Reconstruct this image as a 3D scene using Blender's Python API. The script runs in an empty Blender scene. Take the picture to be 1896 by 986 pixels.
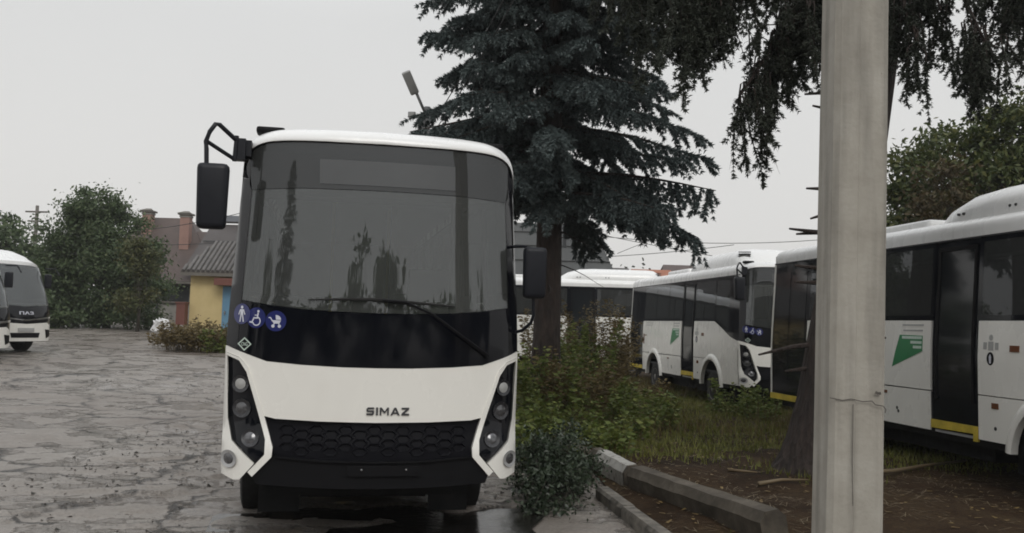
import bpy, bmesh, math, random
import numpy as np
from mathutils import Vector, Matrix

S = bpy.context.scene
COL = S.collection
R = math.radians
random.seed(7)
RNG = np.random.default_rng(11)

# ------------------------------------------------------------------ camera
cam_d = bpy.data.cameras.new('camera'); cam = bpy.data.objects.new('camera', cam_d); COL.objects.link(cam)
F_PX, PITCH, ROLL, CAM_Z = 1750.0, math.atan(106 / 1750.0), 0.028, 1.75
fw = Vector((0, math.cos(PITCH), math.sin(PITCH))); up0 = Vector((0, -math.sin(PITCH), math.cos(PITCH)))
upv = up0 * math.cos(ROLL) - Vector((1, 0, 0)) * math.sin(ROLL)
rgt = Vector((1, 0, 0)) * math.cos(ROLL) + up0 * math.sin(ROLL)
m = Matrix((rgt, upv, -fw)).transposed().to_4x4(); m.translation = (0, 0, CAM_Z)
cam.matrix_world = m
cam_d.sensor_width = 36.0; cam_d.lens = 36.0 * F_PX / 1896.0
cam_d.clip_start = 0.05; cam_d.clip_end = 3000
S.camera = cam
# ------------------------------------------------------------------ sky, sun, exposure
SUN_EL, SUN_AZ = R(42), R(165)           # azimuth clockwise from +Y: behind the camera, to the right
w = bpy.data.worlds.new('World'); S.world = w; w.use_nodes = True
nt = w.node_tree; nt.nodes.clear()
wo = nt.nodes.new('ShaderNodeOutputWorld'); bg = nt.nodes.new('ShaderNodeBackground')
sky = nt.nodes.new('ShaderNodeTexSky'); sky.sky_type = 'NISHITA'; sky.sun_disc = False
sky.sun_elevation = SUN_EL; sky.sun_rotation = SUN_AZ; sky.dust_density = 4.0
hs = nt.nodes.new('ShaderNodeHueSaturation'); hs.inputs['Saturation'].default_value = 0.15; hs.inputs['Value'].default_value = 0.08
nt.links.new(sky.outputs[0], hs.inputs['Color'])
tc = nt.nodes.new('ShaderNodeTexCoord'); sx = nt.nodes.new('ShaderNodeSeparateXYZ'); nt.links.new(tc.outputs['Generated'], sx.inputs[0])
cr = nt.nodes.new('ShaderNodeValToRGB')
cr.color_ramp.elements[0].position = 0.0; cr.color_ramp.elements[0].color = (0.80, 0.785, 0.76, 1)
cr.color_ramp.elements[1].position = 1.0; cr.color_ramp.elements[1].color = (1.22, 1.25, 1.29, 1)
e = cr.color_ramp.elements.new(0.30); e.color = (0.765, 0.77, 0.765, 1)
nt.links.new(sx.outputs[2], cr.inputs[0])
nz = nt.nodes.new('ShaderNodeTexNoise'); nz.inputs['Scale'].default_value = 2.2; nz.inputs['Detail'].default_value = 3
nt.links.new(tc.outputs['Generated'], nz.inputs['Vector'])
mr = nt.nodes.new('ShaderNodeMapRange'); mr.inputs['To Min'].default_value = 0.94; mr.inputs['To Max'].default_value = 1.06
nt.links.new(nz.outputs['Fac'], mr.inputs['Value'])
mu = nt.nodes.new('ShaderNodeVectorMath'); mu.operation = 'SCALE'
nt.links.new(cr.outputs[0], mu.inputs[0]); nt.links.new(mr.outputs[0], mu.inputs['Scale'])
mx = nt.nodes.new('ShaderNodeMix'); mx.data_type = 'RGBA'; mx.inputs['Factor'].default_value = 0.12
nt.links.new(mu.outputs[0], mx.inputs['A']); nt.links.new(hs.outputs[0], mx.inputs['B'])
nt.links.new(mx.outputs['Result'], bg.inputs[0]); bg.inputs[1].default_value = 1.0
nt.links.new(bg.outputs[0], wo.inputs[0])
sun_d = bpy.data.lights.new('sun', 'SUN'); sun_d.energy = 1.05; sun_d.angle = R(25); sun_d.color = (1.0, 0.97, 0.92)
sun = bpy.data.objects.new('sun', sun_d); COL.objects.link(sun)
sdir = Vector((math.sin(SUN_AZ) * math.cos(SUN_EL), math.cos(SUN_AZ) * math.cos(SUN_EL), math.sin(SUN_EL)))
sun.rotation_euler = sdir.to_track_quat('Z', 'Y').to_euler()
S.view_settings.view_transform = 'Standard'; S.view_settings.look = 'None'
S.view_settings.exposure = 0.0; S.view_settings.gamma = 1.0
S.cycles.use_denoising = True; S.cycles.filter_width = 1.8
S.cycles.max_bounces = 8; S.cycles.transparent_max_bounces = 16
S.cycles.caustics_reflective = False; S.cycles.caustics_refractive = False

# ------------------------------------------------------------------ materials
MATS = {}
def newmat(name):
    m = bpy.data.materials.new(name); m.use_nodes = True
    MATS[name] = m
    return m, m.node_tree, m.node_tree.nodes['Principled BSDF']
def N(nt, t, **kw):
    n = nt.nodes.new(t)
    for k, v in kw.items():
        if k in n.inputs: n.inputs[k].default_value = v
        else: setattr(n, k, v)
    return n
def coords(nt, kind='Object', scale=(1, 1, 1)):
    t = nt.nodes.new('ShaderNodeTexCoord'); mp = nt.nodes.new('ShaderNodeMapping'); mp.inputs['Scale'].default_value = scale
    nt.links.new(t.outputs[kind], mp.inputs[0]); return mp.outputs[0]
def ramp(nt, src, stops):
    r = nt.nodes.new('ShaderNodeValToRGB'); els = r.color_ramp.elements
    while len(els) < len(stops): els.new(0.5)
    for el, (p, c) in zip(els, stops):
        el.position = p; el.color = (c, c, c, 1) if not hasattr(c, '__len__') else (*c, 1)
    nt.links.new(src, r.inputs[0]); return r.outputs[0]
def bump(nt, bsdf, h, strength=0.3, dist=0.02):
    b = N(nt, 'ShaderNodeBump'); b.inputs['Strength'].default_value = strength; b.inputs['Distance'].default_value = dist
    nt.links.new(h, b.inputs['Height']); nt.links.new(b.outputs[0], bsdf.inputs['Normal']); return b
def simple(name, col, rough=0.5, metal=0.0, var=0.12, vscale=6.0, bumps=0.0, bscale=60.0, coat=0.0, spec=0.5, kind='Object'):
    """a plain material with a little uneven tone and uneven gloss"""
    m, nt, b = newmat(name)
    b.inputs['Roughness'].default_value = rough; b.inputs['Metallic'].default_value = metal
    b.inputs['Coat Weight'].default_value = coat; b.inputs['Coat Roughness'].default_value = 0.08
    b.inputs['Specular IOR Level'].default_value = spec
    v = coords(nt, kind)
    n = N(nt, 'ShaderNodeTexNoise', Scale=vscale, Detail=5.0, Roughness=0.6); nt.links.new(v, n.inputs['Vector'])
    lo = tuple(c * (1 - var) for c in col); hi = tuple(min(1, c * (1 + var)) for c in col)
    nt.links.new(ramp(nt, n.outputs['Fac'], [(0.3, lo), (0.7, hi)]), b.inputs['Base Color'])
    rr = ramp(nt, n.outputs['Fac'], [(0.3, max(0, rough * 0.85)), (0.7, min(1, rough * 1.2 + 0.01))])
    nt.links.new(rr, b.inputs['Roughness'])
    if bumps:
        n2 = N(nt, 'ShaderNodeTexNoise', Scale=bscale, Detail=4.0); nt.links.new(v, n2.inputs['Vector'])
        bump(nt, b, n2.outputs['Fac'], bumps, 0.01)
    return m

def body_paint(name, col=(0.80, 0.785, 0.735), dirt=(0.36, 0.32, 0.26), amount=0.16):
    m, nt, b = newmat(name)
    b.inputs['Roughness'].default_value = 0.28; b.inputs['Coat Weight'].default_value = 0.35; b.inputs['Coat Roughness'].default_value = 0.1
    v = coords(nt)
    n1 = N(nt, 'ShaderNodeTexNoise', Scale=1.7, Detail=6.0, Roughness=0.65); nt.links.new(v, n1.inputs['Vector'])
    v2 = coords(nt, 'Object', (1.6, 1.6, 0.5))                                     # rain streaks run down
    n2 = N(nt, 'ShaderNodeTexNoise', Scale=2.5, Detail=4.0); nt.links.new(v2, n2.inputs['Vector'])
    mm = N(nt, 'ShaderNodeMath', operation='MULTIPLY'); nt.links.new(n1.outputs['Fac'], mm.inputs[0]); nt.links.new(n2.outputs['Fac'], mm.inputs[1])
    f = ramp(nt, mm.outputs[0], [(0.24, 0.0), (0.55, amount)])
    mix = N(nt, 'ShaderNodeMix', data_type='RGBA'); nt.links.new(f, mix.inputs['Factor'])
    mix.inputs['A'].default_value = (*col, 1); mix.inputs['B'].default_value = (*dirt, 1)
    nt.links.new(mix.outputs['Result'], b.inputs['Base Color'])
    nt.links.new(ramp(nt, mm.outputs[0], [(0.2, 0.24), (0.5, 0.55)]), b.inputs['Roughness'])
    return m
def glass(name, tint, ior=1.75, rough=0.01):
    """window glass: reflects by angle, lets a tinted view through"""
    m, nt, b = newmat(name); nt.nodes.remove(b)
    tr = N(nt, 'ShaderNodeBsdfTransparent'); tr.inputs['Color'].default_value = (*tint, 1)
    gl = N(nt, 'ShaderNodeBsdfGlossy'); gl.inputs['Roughness'].default_value = rough; gl.inputs['Color'].default_value = (0.95, 0.97, 1, 1)
    lw = N(nt, 'ShaderNodeLayerWeight'); lw.inputs['Blend'].default_value = 0.5      # same from both faces of the pane
    p5 = N(nt, 'ShaderNodeMath', operation='POWER'); p5.inputs[1].default_value = 5.0; nt.links.new(lw.outputs['Facing'], p5.inputs[0])
    f0 = ((ior - 1) / (ior + 1)) ** 2
    fr = N(nt, 'ShaderNodeMath', operation='MULTIPLY_ADD'); fr.inputs[1].default_value = 1 - f0; fr.inputs[2].default_value = f0; nt.links.new(p5.outputs[0], fr.inputs[0])
    v = coords(nt); n = N(nt, 'ShaderNodeTexNoise', Scale=0.9, Detail=2.0); nt.links.new(v, n.inputs['Vector'])
    bp = N(nt, 'ShaderNodeBump'); bp.inputs['Strength'].default_value = 0.05; bp.inputs['Distance'].default_value = 0.05
    nt.links.new(n.outputs['Fac'], bp.inputs['Height']); nt.links.new(bp.outputs[0], gl.inputs['Normal']); nt.links.new(bp.outputs[0], lw.inputs['Normal'])
    df = N(nt, 'ShaderNodeBsdfDiffuse'); df.inputs['Color'].default_value = (0.40, 0.415, 0.40, 1)     # film of dust
    m0 = N(nt, 'ShaderNodeMixShader'); m0.inputs[0].default_value = 0.085
    nt.links.new(tr.outputs[0], m0.inputs[1]); nt.links.new(df.outputs[0], m0.inputs[2])
    m1 = N(nt, 'ShaderNodeMixShader'); nt.links.new(fr.outputs[0], m1.inputs[0])
    nt.links.new(m0.outputs[0], m1.inputs[1]); nt.links.new(gl.outputs[0], m1.inputs[2])
    nt.links.new(m1.outputs[0], nt.nodes['Material Output'].inputs[0])
    return m
def foliage(name, cols, rough=0.55, transl=0.25):
    """leaf colours vary from leaf to leaf"""
    m, nt, b = newmat(name)
    g = N(nt, 'ShaderNodeNewGeometry')
    v = coords(nt); n = N(nt, 'ShaderNodeTexNoise', Scale=1.3, Detail=2.0); nt.links.new(v, n.inputs['Vector'])
    ad = N(nt, 'ShaderNodeMath', operation='ADD'); nt.links.new(g.outputs['Random Per Island'], ad.inputs[0]); nt.links.new(n.outputs['Fac'], ad.inputs[1])
    hf = N(nt, 'ShaderNodeMath', operation='MULTIPLY'); hf.inputs[1].default_value = 0.5; nt.links.new(ad.outputs[0], hf.inputs[0])
    k = len(cols)
    c = ramp(nt, hf.outputs[0], [(0.12 + 0.76 * i / max(1, k - 1), cols[i]) for i in range(k)])
    nt.links.new(c, b.inputs['Base Color']); b.inputs['Roughness'].default_value = rough
    b.inputs['Specular IOR Level'].default_value = 0.3
    t = N(nt, 'ShaderNodeBsdfTranslucent'); nt.links.new(c, t.inputs[0])
    ms = N(nt, 'ShaderNodeMixShader'); ms.inputs[0].default_value = transl
    nt.links.new(b.outputs[0], ms.inputs[1]); nt.links.new(t.outputs[0], ms.inputs[2])
    nt.links.new(ms.outputs[0], nt.nodes['Material Output'].inputs[0])
    return m
def bark(name, c1, c2, scale=9.0):
    m, nt, b = newmat(name); b.inputs['Roughness'].default_value = 0.9
    v = coords(nt, 'Object', (1, 1, 0.28))
    n = N(nt, 'ShaderNodeTexNoise', Scale=scale, Detail=8.0, Roughness=0.7); nt.links.new(v, n.inputs['Vector'])
    vo = N(nt, 'ShaderNodeTexVoronoi', Scale=scale * 1.6); nt.links.new(v, vo.inputs['Vector'])
    nt.links.new(ramp(nt, n.outputs['Fac'], [(0.32, c1), (0.66, c2)]), b.inputs['Base Color'])
    ad = N(nt, 'ShaderNodeMath', operation='ADD'); nt.links.new(n.outputs['Fac'], ad.inputs[0]); nt.links.new(vo.outputs['Distance'], ad.inputs[1])
    bump(nt, b, ad.outputs[0], 0.9, 0.05)
    return m

body_paint('white_paint'); body_paint('roof_paint', (0.78, 0.78, 0.77), amount=0.18)
simple('gloss_black', (0.004, 0.0045, 0.007), 0.06, vscale=3, spec=0.35)
simple('band_black', (0.008, 0.009, 0.012), 0.08, vscale=2, spec=0.3)
simple('dark_pane', (0.012, 0.0135, 0.016), 0.06, vscale=2, spec=0.4)
simple('door_pane', (0.014, 0.016, 0.018), 0.06, vscale=2, spec=0.45)
simple('black_plastic', (0.006, 0.006, 0.007), 0.5, vscale=20, bumps=0.15, bscale=300, spec=0.12)
simple('grille_plastic', (0.004, 0.004, 0.006), 0.40, vscale=20, spec=0.10)
simple('mirror_plastic', (0.010, 0.011, 0.015), 0.40, vscale=15, bumps=0.1, bscale=250, spec=0.25)
simple('display', (0.055, 0.058, 0.060), 0.14, vscale=1.5, spec=0.8)
simple('rubber', (0.011, 0.0105, 0.010), 0.8, vscale=12, bumps=0.3)
simple('rim_metal', (0.22, 0.21, 0.20), 0.5, 0.5, vscale=10)
simple('chrome', (0.55, 0.55, 0.56), 0.2, 1.0, vscale=10)
simple('lamp_glass', (0.11, 0.11, 0.115), 0.1, 0.5, vscale=40, var=0.5, coat=0.3)
simple('lamp_lens', (0.36, 0.36, 0.35), 0.3, 0.0, vscale=30)
simple('lamp_bezel', (0.03, 0.03, 0.033), 0.25, vscale=30)
simple('badge_grey', (0.06, 0.06, 0.065), 0.3, 0.3, vscale=30)
simple('icon_blue', (0.020, 0.026, 0.12), 0.15, vscale=3, coat=0.3)
simple('icon_white', (0.62, 0.63, 0.70), 0.35, vscale=8)
simple('safety_yellow', (0.55, 0.42, 0.05), 0.45, vscale=6, var=0.25)
simple('logo_green', (0.02, 0.20, 0.07), 0.35, vscale=4)
simple('print_grey', (0.38, 0.38, 0.37), 0.5, vscale=40)
simple('print_pale', (0.52, 0.62, 0.55), 0.5, vscale=40)
simple('amber_lens', (0.14, 0.05, 0.02), 0.2, vscale=9)
simple('seam', (0.03, 0.03, 0.03), 0.7)
simple('interior_grey', (0.22, 0.225, 0.22), 0.7, vscale=3)
simple('interior_dark', (0.022, 0.023, 0.025), 0.7, vscale=3)
simple('underbody', (0.008, 0.008, 0.008), 0.85)
simple('step_metal', (0.42, 0.42, 0.42), 0.4, 0.3)
glass('side_glass', (0.24, 0.25, 0.27), 1.45)
glass('windshield_glass', (0.60, 0.62, 0.61), 1.72)
glass('tinted_glass', (0.16, 0.165, 0.20), 1.58)
simple('lamp_head', (0.36, 0.36, 0.35), 0.45, 0.3)
simple('galvanised', (0.20, 0.20, 0.20), 0.5, 0.5)
simple('wire', (0.03, 0.03, 0.03), 0.6)

def concrete_mat(name, c1, c2, c3, streak=True):
    m, nt, b = newmat(name); b.inputs['Roughness'].default_value = 0.8
    v = coords(nt); v2 = coords(nt, 'Object', (7, 7, 0.55))
    n = N(nt, 'ShaderNodeTexNoise', Scale=3.0, Detail=9.0, Roughness=0.7); nt.links.new(v, n.inputs['Vector'])
    n2 = N(nt, 'ShaderNodeTexNoise', Scale=1.6, Detail=5.0); nt.links.new(v2 if streak else v, n2.inputs['Vector'])
    n3 = N(nt, 'ShaderNodeTexNoise', Scale=55.0, Detail=4.0); nt.links.new(v, n3.inputs['Vector'])
    vo = N(nt, 'ShaderNodeTexVoronoi', Scale=28.0); nt.links.new(v, vo.inputs['Vector'])
    base = ramp(nt, n.outputs['Fac'], [(0.30, c1), (0.52, c2), (0.74, c3)])
    st = ramp(nt, n2.outputs['Fac'], [(0.36, 0.68), (0.56, 1.06)])
    mix = N(nt, 'ShaderNodeMix', data_type='RGBA', blend_type='MULTIPLY'); mix.inputs['Factor'].default_value = 0.8
    nt.links.new(base, mix.inputs['A']); nt.links.new(st, mix.inputs['B'])
    pit = ramp(nt, vo.outputs['Distance'], [(0.05, 0.45), (0.13, 1.0)])
    mk = N(nt, 'ShaderNodeMix', data_type='RGBA', blend_type='MULTIPLY')
    nt.links.new(ramp(nt, n3.outputs['Fac'], [(0.62, 0.0), (0.68, 1.0)]), mk.inputs['Factor'])
    nt.links.new(mix.outputs['Result'], mk.inputs['A']); nt.links.new(pit, mk.inputs['B'])
    nt.links.new(mk.outputs['Result'], b.inputs['Base Color'])
    ad = N(nt, 'ShaderNodeMath', operation='ADD'); nt.links.new(n.outputs['Fac'], ad.inputs[0]); nt.links.new(n3.outputs['Fac'], ad.inputs[1])
    bump(nt, b, ad.outputs[0], 0.16, 0.012)
    return m
concrete_mat('pole_concrete', (0.255, 0.235, 0.20), (0.325, 0.305, 0.265), (0.385, 0.365, 0.325))
concrete_mat('kerb_concrete', (0.030, 0.024, 0.016), (0.075, 0.062, 0.046), (0.15, 0.13, 0.105), False)
simple('crack_dark', (0.09, 0.08, 0.07), 0.9)

def kerb_paint_mat():
    m, nt, b = newmat('kerb_white'); b.inputs['Roughness'].default_value = 0.75
    v = coords(nt)
    n = N(nt, 'ShaderNodeTexNoise', Scale=9.0, Detail=9.0, Roughness=0.75); nt.links.new(v, n.inputs['Vector'])
    nt.links.new(ramp(nt, n.outputs['Fac'], [(0.36, (0.075, 0.065, 0.055)), (0.42, (0.30, 0.29, 0.265)), (0.66, (0.45, 0.44, 0.41))]), b.inputs['Base Color'])
    bump(nt, b, n.outputs['Fac'], 0.4, 0.012)
kerb_paint_mat()
simple('kerb_flaked', (0.13, 0.118, 0.10), 0.85, vscale=7, var=0.75, bumps=0.5, bscale=30)

def asphalt_mat():
    m, nt, b = newmat('wet_asphalt')
    v = coords(nt)
    vA = coords(nt, 'Object', (0.7, 1.0, 1.0))
    big = N(nt, 'ShaderNodeTexNoise', Scale=0.32, Detail=6.0, Roughness=0.62); nt.links.new(v, big.inputs['Vector'])
    mid = N(nt, 'ShaderNodeTexNoise', Scale=1.9, Detail=10.0, Roughness=0.62, Distortion=0.15); nt.links.new(vA, mid.inputs['Vector'])
    fine = N(nt, 'ShaderNodeTexNoise', Scale=34.0, Detail=6.0, Roughness=0.7); nt.links.new(v, fine.inputs['Vector'])
    # broken top layer: plates with ragged edges
    wv = N(nt, 'ShaderNodeVectorMath', operation='MULTIPLY_ADD')
    nz2 = N(nt, 'ShaderNodeTexNoise', Scale=1.4, Detail=7.0, Roughness=0.65); nt.links.new(v, nz2.inputs['Vector'])
    nt.links.new(nz2.outputs['Color'], wv.inputs[0]); wv.inputs[1].default_value = (0.9, 0.9, 0.0); nt.links.new(vA, wv.inputs[2])
    vor = N(nt, 'ShaderNodeTexVoronoi', feature='DISTANCE_TO_EDGE', Scale=0.7); nt.links.new(wv.outputs[0], vor.inputs['Vector'])
    crack = ramp(nt, vor.outputs['Distance'], [(0.0, 0.0), (0.02, 1.0)])
    cmask = ramp(nt, nz2.outputs['Fac'], [(0.42, 0.0), (0.52, 1.0)])
    plate = ramp(nt, mid.outputs['Fac'], [(0.44, 0.0), (0.475, 1.0)])
    tone = ramp(nt, big.outputs['Fac'], [(0.3, (0.145, 0.120, 0.102)), (0.5, (0.20, 0.175, 0.153)), (0.7, (0.245, 0.222, 0.198))])
    tone2 = ramp(nt, mid.outputs['Fac'], [(0.32, 0.74), (0.45, 0.95), (0.47, 1.05), (0.7, 1.0)])
    m1 = N(nt, 'ShaderNodeMix', data_type='RGBA', blend_type='MULTIPLY'); m1.inputs['Factor'].default_value = 0.85
    nt.links.new(tone, m1.inputs['A']); nt.links.new(tone2, m1.inputs['B'])
    m2 = N(nt, 'ShaderNodeMix', data_type='RGBA', blend_type='MULTIPLY'); m2.inputs['Factor'].default_value = 0.6
    nt.links.new(m1.outputs['Result'], m2.inputs['A'])
    nt.links.new(ramp(nt, fine.outputs['Fac'], [(0.30, 0.30), (0.5, 1.0), (0.70, 1.5)]), m2.inputs['B'])
    m3 = N(nt, 'ShaderNodeMix', data_type='RGBA', blend_type='MULTIPLY'); nt.links.new(cmask, m3.inputs['Factor'])
    nt.links.new(m2.outputs['Result'], m3.inputs['A']); nt.links.new(ramp(nt, vor.outputs['Distance'], [(0.0, 0.10), (0.012, 0.45), (0.03, 1.0)]), m3.inputs['B'])
    nt.links.new(m3.outputs['Result'], b.inputs['Base Color'])
    wet = ramp(nt, mid.outputs['Fac'], [(0.39, 0.07), (0.455, 0.22), (0.60, 0.52)])
    nt.links.new(wet, b.inputs['Roughness']); b.inputs['Specular IOR Level'].default_value = 0.5
    h = N(nt, 'ShaderNodeMath', operation='MULTIPLY_ADD'); h.inputs[1].default_value = 1.0
    nt.links.new(plate, h.inputs[0]); nt.links.new(mid.outputs['Fac'], h.inputs[2])
    h2 = N(nt, 'ShaderNodeMath', operation='MULTIPLY_ADD'); h2.inputs[1].default_value = 0.35
    nt.links.new(fine.outputs['Fac'], h2.inputs[0]); nt.links.new(h.outputs[0], h2.inputs[2])
    h3 = N(nt, 'ShaderNodeMath', operation='MULTIPLY_ADD'); h3.inputs[1].default_value = 0.7
    nt.links.new(crack, h3.inputs[0]); nt.links.new(h2.outputs[0], h3.inputs[2])
    bump(nt, b, h3.outputs[0], 0.85, 0.035)
asphalt_mat()
def soil_mat():
    m, nt, b = newmat('soil'); b.inputs['Roughness'].default_value = 0.85; b.inputs['Specular IOR Level'].default_value = 0.25
    v = coords(nt)
    n = N(nt, 'ShaderNodeTexNoise', Scale=0.55, Detail=8.0, Roughness=0.68); nt.links.new(v, n.inputs['Vector'])
    n2 = N(nt, 'ShaderNodeTexNoise', Scale=22.0, Detail=7.0, Roughness=0.75); nt.links.new(v, n2.inputs['Vector'])
    a = ramp(nt, n.outputs['Fac'], [(0.34, (0.016, 0.0095, 0.005)), (0.5, (0.040, 0.024, 0.0125)), (0.66, (0.065, 0.044, 0.024))])
    mix = N(nt, 'ShaderNodeMix', data_type='RGBA', blend_type='MULTIPLY'); mix.inputs['Factor'].default_value = 0.8
    nt.links.new(a, mix.inputs['A']); nt.links.new(ramp(nt, n2.outputs['Fac'], [(0.32, 0.35), (0.5, 0.95), (0.72, 1.7)]), mix.inputs['B'])
    nt.links.new(mix.outputs['Result'], b.inputs['Base Color'])
    bump(nt, b, n2.outputs['Fac'], 0.8, 0.04)
soil_mat()
MATS['soil'].node_tree.nodes['Principled BSDF'].inputs['Specular IOR Level'].default_value = 0.12
def roof_sheet_mat(name, c1, c2, rough=0.6):
    m, nt, b = newmat(name); b.inputs['Roughness'].default_value = rough
    v = coords(nt)
    n = N(nt, 'ShaderNodeTexNoise', Scale=1.1, Detail=8.0, Roughness=0.7); nt.links.new(v, n.inputs['Vector'])
    nt.links.new(ramp(nt, n.outputs['Fac'], [(0.3, c1), (0.7, c2)]), b.inputs['Base Color'])
roof_sheet_mat('brown_roof', (0.058, 0.041, 0.036), (0.088, 0.061, 0.052))
roof_sheet_mat('grey_brown_roof', (0.06, 0.053, 0.052), (0.085, 0.075, 0.072))
roof_sheet_mat('dark_roof', (0.040, 0.042, 0.042), (0.062, 0.064, 0.062))
roof_sheet_mat('corrugated', (0.06, 0.057, 0.055), (0.17, 0.16, 0.155), 0.8)
roof_sheet_mat('blue_grey_roof', (0.14, 0.15, 0.17), (0.18, 0.19, 0.21))
roof_sheet_mat('yellow_plaster', (0.46, 0.36, 0.17), (0.56, 0.45, 0.23), 0.85)
roof_sheet_mat('grey_plaster', (0.17, 0.165, 0.15), (0.27, 0.26, 0.235), 0.85)
roof_sheet_mat('old_board', (0.10, 0.09, 0.08), (0.16, 0.15, 0.13), 0.85)
roof_sheet_mat('brick_red', (0.24, 0.145, 0.12), (0.33, 0.20, 0.165), 0.85)
roof_sheet_mat('far_red_roof', (0.26, 0.10, 0.06), (0.34, 0.14, 0.08), 0.8)
roof_sheet_mat('far_wall', (0.32, 0.26, 0.22), (0.40, 0.33, 0.28), 0.85)
roof_sheet_mat('blue_door', (0.09, 0.20, 0.30), (0.12, 0.25, 0.36), 0.6)
roof_sheet_mat('rust_red', (0.11, 0.038, 0.028), (0.16, 0.06, 0.042), 0.7)
simple('window_dark', (0.03, 0.032, 0.034), 0.15)
simple('plastic_bag', (0.62, 0.62, 0.62), 0.4)
bark('spruce_bark', (0.012, 0.0085, 0.007), (0.045, 0.031, 0.025))
bark('tree_bark', (0.03, 0.026, 0.02), (0.08, 0.07, 0.055))
foliage('blue_spruce_needles', [(0.046, 0.062, 0.062), (0.085, 0.108, 0.106), (0.14, 0.17, 0.165)], transl=0.12)
foliage('dark_spruce_needles', [(0.019, 0.023, 0.017), (0.036, 0.043, 0.031), (0.060, 0.068, 0.050)], transl=0.10)
foliage('leaf_left', [(0.038, 0.062, 0.028), (0.070, 0.102, 0.046), (0.125, 0.155, 0.075)])
foliage('leaf_yellowish', [(0.05, 0.065, 0.03), (0.08, 0.09, 0.035), (0.11, 0.10, 0.04)])
foliage('leaf_right', [(0.028, 0.042, 0.013), (0.060, 0.080, 0.024), (0.13, 0.125, 0.036)])
foliage('leaf_rust', [(0.05, 0.038, 0.018), (0.075, 0.055, 0.025), (0.055, 0.06, 0.022)])
foliage('weed_green', [(0.050, 0.074, 0.016), (0.115, 0.150, 0.034), (0.25, 0.26, 0.075)])
foliage('weed_dry', [(0.072, 0.052, 0.022), (0.135, 0.10, 0.042), (0.21, 0.165, 0.075)])
foliage('grass_mat', [(0.058, 0.070, 0.012), (0.125, 0.135, 0.026), (0.21, 0.19, 0.055)])
foliage('straw', [(0.07, 0.05, 0.028), (0.13, 0.095, 0.055), (0.22, 0.18, 0.115)], transl=0.0)
foliage('shrub_leaf', [(0.013, 0.022, 0.011), (0.032, 0.048, 0.026), (0.095, 0.115, 0.080)], rough=0.35, transl=0.1)
foliage('far_leaf', [(0.05, 0.06, 0.045), (0.08, 0.085, 0.06)])
foliage('fallen_leaf', [(0.10, 0.055, 0.02), (0.19, 0.13, 0.045), (0.05, 0.035, 0.02)], transl=0.0)
simple('pebble', (0.10, 0.095, 0.088), 0.45, vscale=14, var=0.4)

# ------------------------------------------------------------------ geometry helpers
def tag(o, label=None, cat=None, group=None, kind=None):
    if label: o['label'] = label
    if cat: o['category'] = cat
    if group: o['group'] = group
    if kind: o['kind'] = kind
    return o
def link(o, parent=None):
    COL.objects.link(o)
    if parent is not None: o.parent = parent
    return o
def empty(name, loc=(0, 0, 0), rz=0.0):
    o = bpy.data.objects.new(name, None); o.location = loc; o.rotation_euler = (0, 0, rz); o.empty_display_size = 0.3
    return link(o)
def mobj(name, verts, faces, mat, parent=None, smooth=False, autosmooth=None):
    me = bpy.data.meshes.new(name); me.from_pydata([tuple(v) for v in verts], [], faces); me.update()
    if mat: me.materials.append(MATS[mat])
    if smooth: me.polygons.foreach_set('use_smooth', [True] * len(me.polygons))
    o = bpy.data.objects.new(name, me)
    if autosmooth is not None:
        me.polygons.foreach_set('use_smooth', [True] * len(me.polygons))
        try: me.set_sharp_from_angle(angle=autosmooth)
        except Exception: pass
    return link(o, parent)
def tri_mesh(name, V, mat, parent=None, per=3):
    """V: (n*per,3) array, each run of `per` points is one face"""
    n = len(V) // per
    me = bpy.data.meshes.new(name)
    me.vertices.add(n * per); me.vertices.foreach_set('co', np.ascontiguousarray(V, dtype=np.float32).ravel())
    me.loops.add(n * per); me.loops.foreach_set('vertex_index', np.arange(n * per, dtype=np.int32))
    me.polygons.add(n); me.polygons.foreach_set('loop_start', np.arange(0, n * per, per, dtype=np.int32))
    me.polygons.foreach_set('loop_total', np.full(n, per, dtype=np.int32))
    me.update(calc_edges=True); me.materials.append(MATS[mat])
    return link(bpy.data.objects.new(name, me), parent)
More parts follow.
